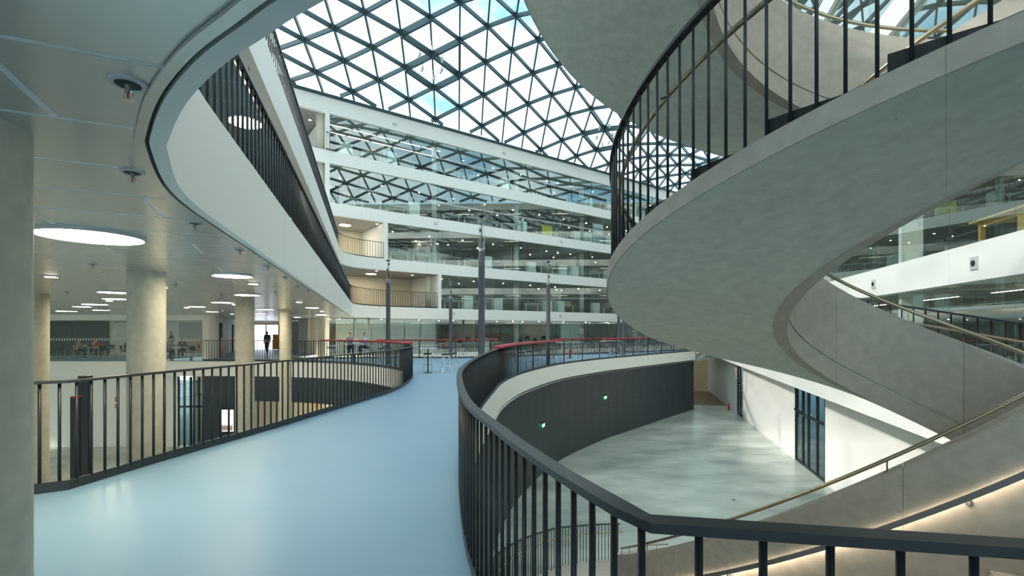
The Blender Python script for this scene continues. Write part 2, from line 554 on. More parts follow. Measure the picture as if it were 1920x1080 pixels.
for x in (-0.5, 0.5): MB().box((x, 0, 1.9), (0.9, 0.03, 3.7)).put('pane', 'door_glass', d3)
MB().box((0, 0, 2.6), (2.1, 0.1, 0.12)).put('transom', 'chrome', d3)
MB().box((0, 0, 3.84), (2.1, 0.1, 0.08)).put('transom', 'dark_metal', d3)

# ------------------------------------------------------------------ far facade: slab edges, glazing, office floors
UR = 28.0
cor1 = (-11.4, 34.84); cor2 = (-12.07, 34.36)
edge1 = catmull([(5.2, 0.1), (3.0, 0.12), (1.4, 0.32), (0.3, 0.86), (-0.52, 1.346), (-0.765, 1.509), (-1.025, 1.696), (-1.333, 1.973), (-1.643, 2.318),
                 (-1.782, 2.506), (-2.13, 3.10), (-2.36, 3.68), (-2.605, 4.5)], 6)
edge1 = edge1 + fillet((-2.75, 5.0), cor1, FP(UR), 4.0)
edge2 = fillet((0.8, -9.2), cor2, FP(UR), 2.6)
far_path = [FP(-24), FP(UR)]
panelled('trim_5', 'white slab edge of the first upper storey sweeping from overhead to the far facade', edge1, SH - BAND, SH, 0.0, 0.07, 4.3, 'white_panel', 0.006)
panelled('trim_6', 'white slab edge of the second upper storey', edge2, 2 * SH - BAND, 2 * SH, 0.0, 0.22, 4.3, 'white_panel', 0.006)
for k in (3, 4):
    panelled('trim_%d' % (k + 4), 'white slab edge of the %s upper storey of the far facade' % ('third', 'fourth')[k - 3], far_path, k * SH - BAND, k * SH, 0.0, 0.3, 4.3, 'white_panel', 0.006)
panelled('trim_9', 'white parapet under the glass roof', far_path, 5 * SH - 1.0, 5 * SH + 0.1, 0.0, 0.3, 4.3, 'white_panel', 0.006)
panelled('trim_10', 'white slab edge of the far facade at gallery level', far_path, -BAND, 0.0, 0.0, 0.3, 4.3, 'white_panel', 0.006)

def fbox(mb, u0, u1, o0, o1, z0, z1):
    c = FP((u0 + u1) / 2, (o0 + o1) / 2)
    return mb.box((c.x, c.y, (z0 + z1) / 2), (u1 - u0, abs(o1 - o0), z1 - z0), FANG)
ORD = ['ground', 'first', 'second', 'third', 'fourth', 'fifth', 'sixth', 'seventh', 'eighth', 'ninth', 'tenth', 'eleventh', 'twelfth', 'thirteenth', 'fourteenth', 'fifteenth', 'sixteenth',
       'seventeenth', 'eighteenth', 'nineteenth', 'twentieth', 'twenty-first', 'twenty-second', 'twenty-third', 'twenty-fourth', 'twenty-fifth', 'twenty-sixth', 'twenty-seventh', 'twenty-eighth', 'twenty-ninth', 'thirtieth']
def nth(i): return ORD[i]
STOREY = ['gallery level', 'first upper storey', 'second upper storey', 'third upper storey', 'fourth upper storey']
DEPTH = 8.0
for k in range(6):
    m = MB(); fbox(m, -24 if k > 2 else (-15.6 if k else -16.2), UR + 2, -0.24, -DEPTH - 0.4, k * SH - BAND + 0.02, k * SH - 0.02)
    o = m.put('floor_%d' % (k + 1), 'office_ceiling'); tag(o, 'office floor slab behind the far facade, %s' % (STOREY + ['roof'])[k], kind='structure')
    if k < 5:
        m2 = MB(); fbox(m2, -24 if k > 2 else -15.6, UR + 2, -0.3, -DEPTH - 0.4, k * SH - 0.018, k * SH - 0.004)
        m2.put('carpet_surface', 'carpet', o)
GL = [fu(617), fu(827), fu(727), fu(618), fu(618)]
pane_w = 2.15
for k in range(5):
    z0, z1 = k * SH, (k + 1) * SH - (BAND if k < 4 else 1.0)
    w = struct('window_%d' % (k + 1), 'floor-to-ceiling glazing of the %s of the far facade' % STOREY[k])
    u = GL[k]
    c = FP(u - 0.12, -0.12)
    MB().box((c.x, c.y, (z0 + z1) / 2), (0.24, 0.34, z1 - z0), FANG).put('window_post', 'white_panel', w)
    u0 = u
    first = (pane_w * 2) - ((u - fu(908)) % (pane_w * 2))
    cuts = [u]
    q = u + first
    while q - pane_w > u + 0.3 and len(cuts) == 1 and first > pane_w: cuts.append(q - pane_w); break
    while q < UR: cuts.append(q); q += pane_w
    for a, b in zip(cuts, cuts[1:]):
        m = MB(); fbox(m, a + 0.006, b - 0.006, -0.12, -0.145, z0 + 0.01, z1); m.put('pane', 'facade_glass', w)
        if abs(((a - fu(908)) / (pane_w * 2)) - round((a - fu(908)) / (pane_w * 2))) < 0.02:
            m = MB(); fbox(m, a - 0.02, a + 0.02, -0.16, -0.55, z0 + 0.01, z1); m.put('glass_fin', 'fin_glass', w)
    dots = MB()
    q = u + 0.2
    while q < UR and k in (3, 4):
        fbox(dots, q, q + 0.05, -0.118, -0.122, z0 + 1.25, z0 + 1.40); q += 0.13
    if dots.v:
        d = dots.put('dot_marking', 'white_plastic', w); d['kind'] = 'stuff'
    # back wall, partitions, columns
    m = MB(); fbox(m, -24 if k > 2 else -15, UR + 2, -DEPTH, -DEPTH - 0.2, z0, z1 + 0.1)
    tag(m.put('wall_office_%d' % (k + 1), 'office_wall'), 'grey-green back wall of the offices on the %s' % STOREY[k], kind='structure')
    m = MB(); fbox(m, u - 0.24, u - 0.06, -0.3, -DEPTH, z0, z1)
    tag(m.put('partition_%d' % (k + 1), 'white_wall'), 'white cross wall at the end of the glazing on the %s' % STOREY[k], kind='structure')
    for j in range(5):
        uu = fu(835) + j * 8.6
        if uu < u + 0.5: continue
        c = FP(uu, -1.9)
        tag(MB().lathe([(0.24, z0), (0.24, z1)], 16).put('column', 'white_wall', None, True, (c.x, c.y, 0)), 'white round column behind the glass of the %s, %s along from the balcony' % (STOREY[k], nth(j + 1)), kind='structure')
    for j in range(3):
        uu = u + 5.2 + j * 8.7 + 2 * (k % 2)
        if uu > UR - 2: continue
        m = MB(); fbox(m, uu, uu + 0.1, -3.3, -DEPTH, z0, z1)
        tag(m.put('partition_%d' % (10 + k * 3 + j), 'light_grey'), 'pale office partition on the %s, %s from the balcony' % (STOREY[k], nth(j + 1)), kind='structure')
# balcony back walls (cream) left of the glazing and columns of the balconies
for k in (1, 2, 3, 4):
    z0, z1 = k * SH, (k + 1) * SH - (BAND if k < 4 else 1.0)
    m = MB(); fbox(m, -26, GL[k] - 0.26, -5.0, -5.2, z0, z1)
    tag(m.put('wall_balcony_%d' % k, 'cream_wall'), 'cream back wall of the open balcony on the %s' % STOREY[k], kind='structure')
for k in (3, 4):
    c = FP(fu(604), -0.55)
    tag(MB().lathe([(0.27, k * SH), (0.27, (k + 1) * SH - (BAND if k < 4 else 1.0))], 18).put('column', 'concrete_column', None, True, (c.x, c.y, 0)), 'concrete column on the open balcony of the %s' % STOREY[k], kind='structure')
c = FP(fu(812), -0.9)
tag(MB().lathe([(0.24, SH), (0.24, 2 * SH - BAND)], 18).put('column', 'concrete_column', None, True, (c.x, c.y, 0)), 'concrete column at the end of the first upper storey balcony', kind='structure')
c = FP(fu(595), 1.5)
tag(MB().lathe([(0.26, 2 * SH), (0.26, 3 * SH - BAND)], 18).put('column', 'concrete_column', None, True, (-13.0, 33.1, 0)), 'concrete column on the second upper storey balcony', kind='structure')
# floor slab pieces that fill the bulging balcony corners of storeys one and two
b1 = [p for p in edge1 if p.y > 26] ; b1 = [p for p in b1 if (p - FP(0)).dot(FD) < 6]
poly('ceiling_2', 'grey soffit over the gallery level under the balcony corner', [p for p in edge1[:-1] if p.y > 4.9] + [FP(GL[1], 0), FP(GL[1], -0.2), FP(-15.6, -0.2), (-30, 24), (-30, 4.9)], SH - 0.02, 'office_ceiling')

# ------------------------------------------------------------------ right wing: slab edges, glazing, floors
for k in range(6):
    z1 = k * SH
    panelled('trim_%d' % (11 + k), 'white slab edge of the right wing at the %s' % (STOREY + ['roof'])[k], [RW(61.0), RW(-6)], z1 - 0.78, z1, 0.0, 0.3, 6.0, 'white_panel', 0.006)
    m = MB(); c = RW(27, -4.4)
    m.box((c.x, c.y, z1 - 0.38), (68, 8.1, 0.7), RANG)
    tag(m.put('floor_%d' % (11 + k), 'office_ceiling'), 'floor slab of the right wing at the %s' % (STOREY + ['roof'])[k], kind='structure')
    if k == 5: break
    c = RW(27, -8.3)
    tag(MB().box((c.x, c.y, z1 + 1.41), (68, 0.2, 2.82), RANG).put('wall_right_%d' % (k + 1), 'office_wall'), 'back wall of the right wing rooms at the %s' % STOREY[k], kind='structure')
    w = struct('window_%d' % (11 + k), 'glazing of the right wing at the %s' % STOREY[k])
    y = 60.0
    while y > -5:
        c = RW(y - 0.98, -0.14)
        MB().box((c.x, c.y, z1 + 1.41), (2.02, 0.02, 2.82), RANG).put('pane', 'facade_glass', w)
        y -= 1.96
    if k in (0, 1):
        dots = MB(); y = 2.0
        while y < 26:
            c = RW(y, -0.125); dots.box((c.x, c.y, z1 + 1.55), (0.05, 0.004, 0.16), RANG); y += 0.14
        if k == 1:
            d = dots.put('dot_marking', 'white_plastic', w); d['kind'] = 'stuff'
    for y in (13.4, 20.0):
        c = RW(y, -0.5)
        tag(MB().box((c.x, c.y, z1 + 1.41), (0.16, 0.5, 2.82), RANG).put('column', 'white_wall'), 'white post behind the right wing glass, %s, at %s' % (STOREY[k], 'the stair parapet' if y < 15 else 'the far end'), kind='structure')

# ------------------------------------------------------------------ left wing: soffits, ceiling panels, walls
def clip_poly(subj, clipper):
    """Sutherland-Hodgman against a convex counter-clockwise clipper"""
    out = list(subj)
    for a, b in zip(clipper, clipper[1:] + clipper[:1]):
        if not out: return []
        res = []
        e = b - a
        side = [e.x * (p.y - a.y) - e.y * (p.x - a.x) for p in out]
        for i, p in enumerate(out):
            j = i - 1
            if (side[i] >= 0) != (side[j] >= 0):
                t = side[j] / (side[j] - side[i])
                res.append(out[j].lerp(p, t))
            if side[i] >= 0: res.append(p)
        out = res
    return out
def area(p): return 0.5 * sum(a.x * b.y - b.x * a.y for a, b in zip(p, p[1:] + p[:1]))
def ceiling_panels(parent, region, z, ang, width, length, material, keep, score, gap=0.03):
    a = Vector((math.cos(ang), math.sin(ang))); b = Vector((-a.y, a.x))
    us = [p.dot(a) for p in region]; wsv = [p.dot(b) for p in region]
    cells = []
    r = 0
    w = math.floor(min(wsv) / width) * width
    while w < max(wsv):
        u = math.floor(min(us) / length) * length - (r % 3) * length / 3
        while u < max(us):
            u0, u1, w0, w1 = u + gap / 2, u + length - gap / 2, w + gap / 2, w + width - gap / 2
            q = clip_poly(region, [a * u0 + b * w0, a * u1 + b * w0, a * u1 + b * w1, a * u0 + b * w1])
            if len(q) > 2 and abs(area(q)) > 0.01: cells.append(q)
            u += length
        w += width; r += 1
    cells.sort(key=lambda q: score(sum(q, Vector((0, 0))) / len(q)))
    rest = MB()
    for i, q in enumerate(cells):
        n = len(q)
        v = [(p.x, p.y, z) for p in q] + [(p.x, p.y, z + 0.012) for p in q]
        tris = tessellate_polygon([[Vector((p.x, p.y, 0)) for p in q]])
        f = []
        for t in tris:
            A, B, Cc = (q[i2] for i2 in t)
            up = (B.x - A.x) * (Cc.y - A.y) - (B.y - A.y) * (Cc.x - A.x) > 0
            f.append(tuple(reversed(t)) if up else tuple(t))
        f += [(k2, (k2 + 1) % n, n + (k2 + 1) % n, n + k2) for k2 in range(n)]
        if i < keep: MB().add(v, f).put('ceiling_panel', material, parent)
        else: rest.add(v, f)
    if rest.v:
        o = rest.put('ceiling_panel_field', material, parent); o['kind'] = 'stuff'
ZC = SH - BAND        # 2.72
inset1 = offset(edge1, 0.13)
reg = [p for p in inset1 if p.y > -9 and (p.y < 34 or p.x < -9.5)]
reg = [p for p in reg if p.x < 5.3 and (p - F0).dot(FD) < -13.5]
region1 = [V2((5.2, -9))] + reg + [FP(-15.5, -0.4), V2((-17, 46)), V2((-34, 46)), V2((-34, -9))]
if area(region1) < 0: region1.reverse()
ceil = poly('ceiling', 'satin metal panel ceiling over the gallery beside the concrete columns', region1, ZC + 0.0135, 'white_plastic', flip=True)
ceiling_panels(ceil, region1, ZC + 0.012, math.radians(25), 0.69, 2.75, 'ceiling_metal', 295, lambda c: c.length if c.y > 0.8 else 100 + c.length)
# rounded metal rim and shadow slot between the panels and the white fascia
rimp = cut(edge1, 0.3, lens_of(edge1)[-1] - 30)
ob = MB().strip(wall_secs(rimp, ZC - 0.004, ZC + 0.05, 0.088, 0.128)).put('ceiling_rim', 'ceiling_metal', ceil); smooth_by_angle(ob)
ob = MB().strip(wall_secs(rimp, ZC + 0.02, ZC + 0.06, 0.068, 0.09)).put('shadow_slot', 'shadow_gap', ceil)
# storey one floor of the left wing, and the metal soffit above it
region2 = [p + n * 0.35 for p, n in zip(edge2, normals(edge2)) if p.y < 36]
region2 = [p for p in region2 if (p - F0).dot(FD) < -12] + [FP(-15, -0.4), V2((-20, 44)), V2((-34, 44)), V2((-34, -9.2))]
if area(region2) < 0: region2.reverse()
ceil2 = poly('ceiling_upper', 'metal soffit under the second upper storey, coloured with reflected blue', region2, 2 * SH - BAND + 0.0135, 'light_grey', flip=True)
ceiling_panels(ceil2, region2, 2 * SH - BAND + 0.012, math.radians(17), 0.9, 3.2, 'ceiling_reflected_blue', 160, lambda c: abs(c.x + 1.9 + 0.296 * c.y) + (0 if c.y > 2 else 40))
poly('floor_terrace', 'terrace floor of the left wing on the second upper storey', region2, 2 * SH - 0.02, 'pale_floor')
pback = [V2((-10.5, -8)), V2((-19.6, 31))]
panelled('wall_left', 'pale wall at the back of the first upper storey gallery', pback, SH, 2 * SH - BAND, 0, 0.2, 6, 'white_wall', 0.006)
# gallery level rooms beyond the opening beside the columns
def wall(name, label, a, b, z0, z1, material, th=0.15):
    return tag(ribbon([V2(a), V2(b)], z0, z1, 0, th).put(name, material), label, kind='structure')
panelled('wall_classroom', 'white wall band above the classroom glazing', [V2((-34, 28.7)), V2((-18.3, 28.7))], 2.42, ZC + 0.02, 0, 0.2, 5.2, 'white_wall', 0.004)
wall('wall_classroom_back', 'white back wall of the classroom', (-34, 35.6), (-21.5, 35.6), 0, ZC, 'white_wall')
wall('wall_classroom_dark', 'dark curtain wall section at the back of the classroom', (-33.9, 35.4), (-29.6, 35.4), 0, 2.5, 'shirt_slate')
wall('wall_classroom_end', 'white end wall of the classroom beside the corridor', (-18.05, 28.7), (-25.8, 45.6), 0, ZC, 'white_wall', 0.2)
w = struct('window_21', 'classroom glazing beyond the concrete columns')
for i in range(6):
    a = -33.9 + i * 2.58
    MB().box((a + 1.29, 28.78, 1.21), (2.55, 0.02, 2.40)).put('pane', 'office_glass', w)
dots = MB(); q = -33.8
while q < -18.5:
    dots.box((q, 28.765, 1.28), (0.06, 0.006, 0.14)); q += 0.16
d = dots.put('dot_marking', 'white_plastic', w); d['kind'] = 'stuff'
MB().box((-18.2, 28.8, 1.36), (0.3, 0.24, 2.72)).put('window_post', 'white_wall', w)
wall('wall_corridor_back', 'cream back wall of the gallery corridor', (-25.8, 45.6), (-15.4, 45.6), 0, ZC, 'cream_wall')
poly('ceiling_corridor', 'ceiling over the far end of the gallery corridor', [(-19, 34), (-15.5, 34), (-9.5, 46), (-19, 46)], ZC + 0.05, 'office_ceiling', flip=True)
wall('wall_corridor_right', 'cream side wall of the gallery corridor', (-15.4, 45.5), (-15.4, 36.5), 0, ZC, 'cream_wall')
for i, yy in enumerate((33.9, 41.2)):
    xx = -18.05 - 0.4586 * (yy - 28.7)
    d = struct('door_%d' % (5 + i), 'dark door with an orange lower panel in the corridor wall, %s one' % ('nearer', 'farther')[i], (xx + 0.04, yy, 0)); d.rotation_euler = (0, 0, math.atan(0.4586))
    MB().box((0, 0, 1.17), (0.06, 1.3, 2.34)).put('door_leaf', 'shirt_slate', d)
    MB().box((0.05, 0, 0.66), (0.03, 1.1, 1.3)).put('door_panel', 'orange_door', d)
    MB().rod((0.06, 0.45, 1.05), (0.06, 0.3, 1.05), 0.015).put('door_handle', 'chrome', d)
ex = struct('door_7', 'glazed exit door at the end of the gallery corridor', (-23.1, 45.5, 0))
for x in (-1.2, 0.0, 1.2): MB().box((x, -0.05, 1.2), (0.08, 0.1, 2.4)).put('mullion', 'dark_metal', ex)
for x in (-0.6, 0.6): MB().box((x, -0.05, 1.2), (1.1, 0.02, 2.3)).put('pane', 'screen_pane_glow', ex)  # panes glow by themselves, standing in for daylight behind the door
MB().box((0, -0.05, 2.42), (2.5, 0.1, 0.1)).put('transom', 'dark_metal', ex)
MB().box((0.95, -0.10, 0.75), (0.6, 0.03, 1.4)).put('door_panel', 'orange_door', ex)

# lower level under the opening beside the columns
wall('wall_end', 'unseen end wall added beyond the columns to block the sky', (-34, 46), (-34, -16), -BAND, ZC + 0.05, 'white_wall', -0.2)  # out of view, put in to keep sky light out
wb = struct('window_23', 'tall outside glazing of the lower level beyond the columns', (-34, 0, LOW))
for i in range(16):
    MB().box((0, -14 + i * 2.9, 2.16), (0.16, 0.22, 4.3)).put('mullion', 'dark_metal', wb)
    if i < 15: MB().box((0, -12.55 + i * 2.9, 2.16), (0.02, 2.66, 4.2)).put('pane', 'office_glass', wb)
for z in (0.08, 1.5, 2.9, 4.25): MB().box((0, 7.7, z), (0.14, 43.5, 0.1)).put('transom', 'dark_metal', wb)
wall('wall_lower_white', 'white wall of the lower level under the classroom', (-40, 29.2), (-20.2, 29.2), LOW, -BAND, 'white_wall')
g = struct('window_22', 'dark-framed glass door front of the lower level', (-20.2, 29.3, LOW))
for i, x in enumerate((0.0, 0.75, 1.25, 1.75)):
    MB().box((x, 0, 2.1), (0.09, 0.12, 4.2)).put('mullion', 'dark_metal', g)
for x0, x1 in ((0.0, 0.75), (0.75, 1.25), (1.25, 1.75)):
    MB().box(((x0 + x1) / 2, 0, 1.2), (x1 - x0 - 0.1, 0.02, 2.3)).put('pane', 'door_glass', g)
    MB().box(((x0 + x1) / 2, 0, 3.2), (x1 - x0 - 0.1, 0.02, 1.6)).put('pane', 'door_glass', g)
MB().box((0.87, 0, 2.4), (1.8, 0.12, 0.1)).put('transom', 'dark_metal', g)
panelled('wall_lower_grey', 'dark grey panelled wall of the lower level with a screen', [V2((-18.4, 28.9)), V2((-15.8, 28.85))], LOW, -BAND, 0, 0.1, 0.9, 'dark_panel', 0.01, 'shadow_gap', part='wall_panel')
lv = [p for p in left_void if p.y > 15.5]
panelled('trim_21', 'dark grey band under the slab edge of the opening beside the columns', list(reversed(offset(list(lv), -0.12))), -2.35, -BAND, 0, 0.12, 2.3, 'dark_panel', 0.008)
wall('wall_lower_beige', 'cream back wall of the lower level cafe', (-24, 36.5), (2, 33.5), LOW, -BAND, 'cream_wall')
for i, (x, w_, hh, mm) in enumerate([(-14.3, 1.0, 3.0, 'beige_wood'), (-11.0, 0.8, 3.2, 'beige_wood'), (-8.0, 1.4, 2.6, 'beige_wood'), (-5.5, 0.6, 3.4, 'beige_wood')]):
    yy = 36.5 - (x + 24) * 3.0 / 26 - 0.1
    tag(MB().box((x, yy, LOW + hh / 2), (w_, 0.08, hh)).put('door_%d' % (20 + i), mm), 'wooden door leaf in the cream lower level wall, %s from the grey wall' % nth(i + 1), kind='structure')

# ------------------------------------------------------------------ glass roof: triangular steel lattice with panes
AX, AY, BX, BY, X0, Y0 = 1.9394, -0.2668, 1.6441, 2.2944, -3.8956, 35.8755
CZ = {(0, 0): 18.76004, (0, 1): -0.24074, (0, 2): -0.14726, (1, 0): 0.65389, (1, 1): -0.09264, (1, 2): -0.1419, (2, 0): -0.02193, (2, 1): -0.01172}
def roof_pt(i, j):
    X = X0 + i * AX + j * BX; Y = Y0 + i * AY + j * BY
    d = -(Y - 43.23 - 0.735 * X) * 0.806
    u = (X - 1.67) * 0.806 + (Y - 44.46) * 0.592
    if d > 8: d = 8 + 4 * (1 - math.exp(-(d - 8) / 8))
    if u > 9: u = 9 + 3 * (1 - math.exp(-(u - 9) / 6))
    if u < -19: u = -19 - 4 * (1 - math.exp(-(-19 - u) / 8))
    u /= 10
    z = sum(c * d ** a * u ** b for (a, b), c in CZ.items())
    e = 6.9 + 0.28 * Y - X
    zr = 18.3 + (0.75 * e - 0.02 * e * e if e < 18 else 7.0) if e > 0 else 18.3
    k = 0.9
    h = max(0.0, min(1.0, 0.5 + 0.5 * (zr - z) / k))
    z = zr * (1 - h) + z * h - k * h * (1 - h)
    return Vector((X, Y, max(z, 18.0)))
def halfplanes(p): return (-(p.y - 43.23 - 0.735 * p.x) * 0.806 + 0.25, 6.9 + 0.28 * p.y - p.x, p.y + 14, p.x + 24)
def clip3(pts):
    for k in range(4):
        res = []
        for i, p in enumerate(pts):
            q = pts[i - 1]
            a, b = halfplanes(q)[k], halfplanes(p)[k]
            if (a >= 0) != (b >= 0): res.append(q.lerp(p, a / (a - b)))
            if b >= 0: res.append(p)
        pts = res
        if not pts: return []
    return pts
def clip_edge(a, b):
    t0, t1 = 0.0, 1.0
    for k in range(4):
        fa, fb = halfplanes(a)[k], halfplanes(b)[k]
        if fa < 0 and fb < 0: return None
        if fa < 0: t0 = max(t0, fa / (fa - fb))
        elif fb < 0: t1 = min(t1, fa / (fa - fb))
    return (a.lerp(b, t0), a.lerp(b, t1)) if t1 - t0 > 0.02 else None
def screen(p):
    if p.y < 1: return None
    return 960 + FPX * p.x / p.y, HOR - FPX * (p.z - EYE) / p.y
def in_view(p, mx=60):
    s = screen(p)
    return s is not None and 500 - mx < s[0] < 1920 + mx and -mx < s[1] < 460
roof = struct('roof', 'triangulated glass roof of dark steel members over the atrium')
GI, GJ = range(-16, 34), range(-26, 14)
edges = []; panes = []
for i in GI:
    for j in GJ:
        A = roof_pt(i, j)
        if not any(abs(h) < 1e9 for h in halfplanes(A)): continue
        for di, dj in ((1, 0), (0, 1), (1, -1)):
            e = clip_edge(A, roof_pt(i + di, j + dj))
            if e: edges.append((e[0], e[1], {(i, j), (i + di, j + dj)}))
        for tri in (((0, 0), (1, 0), (0, 1)), ((1, 0), (1, 1), (0, 1))):
            q = clip3([roof_pt(i + a, j + b) for a, b in tri])
            if len(q) >= 3: panes.append(q)
VENT = [{(0, -2), (0, -1)}, {(0, -1), (0, 0)}, {(-1, -1), (0, -1)}, {(0, -1), (1, -1)}, {(-1, -1), (-1, 0)}, {(-1, 0), (0, 0)}, {(0, 0), (1, -1)}, {(0, -2), (1, -2)},
        {(3, 4), (4, 4)}, {(2, 4), (3, 4)}, {(3, 3), (3, 4)}, {(3, 4), (3, 5)}, {(2, 5), (3, 5)}, {(2, 4), (2, 5)}]
def beam(mb, a, b, w, h, drop):
    d = (b - a).normalized()
    s = d.cross(Vector((0, 0, 1))).normalized(); t = s.cross(d)
    secs = [[p - s * w / 2 - t * (h - drop), p + s * w / 2 - t * (h - drop), p + s * w / 2 + t * drop, p - s * w / 2 + t * drop] for p in (a, b)]
    return mb.strip(secs)
edges.sort(key=lambda e: (0 if in_view((e[0] + e[1]) / 2) else 1, ((e[0] + e[1]) / 2).length))
rest = MB()
for n, (a, b, key) in enumerate(edges):
    v = key in VENT
    w, h = (0.17, 0.42) if v else (0.11, 0.27)
    if n < 300: beam(MB(), a, b, w, h, 0.0).put('beam', 'roof_steel', roof)
    else: beam(rest, a, b, w, h, 0.0)
o = rest.put('beam_field', 'roof_steel', roof); o['kind'] = 'stuff'
panes.sort(key=lambda q: (0 if in_view(sum(q, Vector()) / len(q)) else 1, (sum(q, Vector()) / len(q)).length))
rest = MB()
for n, q in enumerate(panes):
    k = len(q); up = Vector((0, 0, 0.03))
    v = [p + up for p in q] + [p + up * 1.8 for p in q]
    f = [tuple(range(k - 1, -1, -1)), tuple(range(k, 2 * k))] + [(i, (i + 1) % k, k + (i + 1) % k, k + i) for i in range(k)]
    if n < 300: MB().add(v, f).put('pane', 'roof_glass', roof)
    else: rest.add(v, f)
o = rest.put('pane_field', 'roof_glass', roof); o['kind'] = 'stuff'
eb = MB()
fbox(eb, -24, UR, 0.1, -0.25, 18.1, 18.32).put('edge_beam', 'roof_steel', roof)

# ------------------------------------------------------------------ columns of the gallery
def column(x, y, r, z0, z1, label):
    o = MB().lathe([(r, z0), (r, z1)], 40).put('column', 'concrete_column', None, True, (x, y, 0))
    smooth_by_angle(o)
    return tag(o, label, kind='structure')
column(-2.50, 2.16, 0.26, 0.0, ZC + 0.03, 'big round concrete column close by at the edge of the picture')
column(-12.3, 12.5, 0.26, LOW, ZC + 0.03, 'round concrete column partly hidden behind the close-by column')
column(-5.93, 7.85, 0.26, LOW, ZC + 0.03, 'round concrete column rising through the opening under the big disc lamp')
column(-7.95, 14.4, 0.255, LOW, ZC + 0.03, 'second round concrete column rising through the opening')
column(-10.3, 22.0, 0.255, LOW, ZC + 0.03, 'third round concrete column rising through the opening')
column(-12.5, 31.6, 0.26, 0.0, ZC + 0.03, 'round concrete column beside the far glazing at gallery level')

# ------------------------------------------------------------------ railings
BAR = {}
def bar_mesh(h, r=0.010, n=6):
    k = (round(h, 3), r, n)
    if k not in BAR: BAR[k] = MB().rod((0, 0, 0), (0, 0, h), r, n).mesh('baluster', True); BAR[k].materials.append(MATS['dark_metal'])
    return BAR[k]
def railing(label, path, z, h, spacing, inset, group=None, posts=None, red=None, topw=0.07, toph=0.03, base=0.09, bar_r=0.010, cap=300, barmat='dark_metal', gapend=0.05):
    t = thing('railing', label, 'railing', (0, 0, 0), 0, group)
    P = offset(path, inset)
    s = lens_of(P); L = s[-1]
    secs = wall_secs(P, z + h - toph, z + h, -topw / 2, topw / 2)
    smooth_by_angle(MB().strip(secs).put('top_rail', 'dark_rail', t))
    smooth_by_angle(MB().strip(wall_secs(P, z + 0.004, z + base, -0.012, 0.012)).put('base_rail', 'dark_rail', t))
    qs = []
    if callable(spacing):
        q = gapend
        while q < L - gapend: qs.append(q); q += spacing(q)
    else:
        n = max(1, int((L - 2 * gapend) / spacing))
        qs = [gapend + (L - 2 * gapend) * i / n for i in range(n + 1)]
    pts = [at_len(P, s, q) for q in qs]
    order = sorted(range(len(pts)), key=lambda i: pts[i].length)
    m = bar_mesh(h - toph - 0.05, bar_r)
    rest = MB()
    for c, i in enumerate(order):
        p = pts[i]
        if c < cap: put('baluster', m, None, t, (p.x, p.y, z + 0.05))
        else: rest.rod((p.x, p.y, z + 0.05), (p.x, p.y, z + h - toph), bar_r, 4)
    if rest.v:
        o = rest.put('baluster_row', 'dark_metal', t); o['kind'] = 'stuff'
    if posts:
        pm = MB().box((0, 0, (h - toph) / 2 + 0.002), (0.05, 0.05, h - toph - 0.004)).mesh('post'); pm.materials.append(MATS['dark_metal'])
        q = posts[0]
        while q < min(L, posts[2]):
            p = at_len(P, s, q); put('post', pm, None, t, (p.x, p.y, z)); q += posts[1]
    for a, b in (red or []):
        seg = cut(P, a, min(b, L))
        smooth_by_angle(MB().strip(wall_secs(seg, z + h + 0.002, z + h + 0.06, -0.16, 0.16)).put('red_counter_top', 'red_top', t))
    return t
RH = 1.24
Ln = lens_of(right_near)[-1]
path_r = right_near[:-1] + right_main
Lr = lens_of(path_r)[-1]
def spr(q): return 0.175 if q < Ln - 0.1 else 0.135
def s_near(path, pt):
    s = lens_of(path); return s[min(range(len(path)), key=lambda i: (path[i] - V2(pt)).length)]
railing('dark metal railing curving around the opening over the grey lower hall', path_r, 0, RH, spr, 0.03,
        posts=(s_near(path_r, (0.28, 19.7)), 2.4, 1e9), bar_r=0.012,
        red=[(s_near(path_r, (-0.45, 15.2)), s_near(path_r, (2.6, 26.0))), (s_near(path_r, (6.0, 31.0)), s_near(path_r, (12.2, 38.3)))])
pl = list(reversed(left_void))
Ll = lens_of(pl)[-1]
railing('dark metal railing around the opening with the concrete columns', pl, 0, RH, 0.165, 0.03,
        red=[(s_near(pl, (-10.9, 27.3)), s_near(pl, (-4.3, 20.2)))], base=0.11, bar_r=0.016)
railing('thin dark railing with red counter tops in front of the far glazing', third, 0, RH - 0.08, 0.16, -0.03,
        posts=(1.0, 2.4, 1e9), red=[(s_near(third, (-9.0, 31.6)), s_near(third, (-1.0, 32.8))), (s_near(third, (3.6, 36.0)), s_near(third, (12.5, 42.0)))])
e1 = cut(edge1, s_near(edge1, (1.4, 0.32)), s_near(edge1, cor1) + 9.5)
S1 = lens_of(edge1)
stop1 = next(q for q, p in zip(S1, edge1) if p == edge1[-2])
e1 = cut(edge1, s_near(edge1, (1.4, 0.32)), stop1 + max(0, (FP(GL[1]) - edge1[-2]).length) - 0.2)
railing('dark railing of the first upper storey sweeping along the slab edge to the balcony', e1, SH, RH, 0.21, 0.18, bar_r=0.016)
e2 = cut(edge2, 6.0, lens_of(edge2[:-1])[-1] + max(0, (FP(GL[2]) - edge2[-2]).length) - 0.2)
railing('dark railing of the second upper storey along the left wing and balcony', e2, 2 * SH, RH, 0.21, 0.18, bar_r=0.016)
railing('dark railing of the third upper storey balcony', [FP(-17.5), FP(fu(636))], 3 * SH, RH, 0.2, 0.1)
railing('dark railing of the fourth upper storey balcony', [FP(-17.5), FP(fu(610))], 4 * SH, RH, 0.2, 0.1)

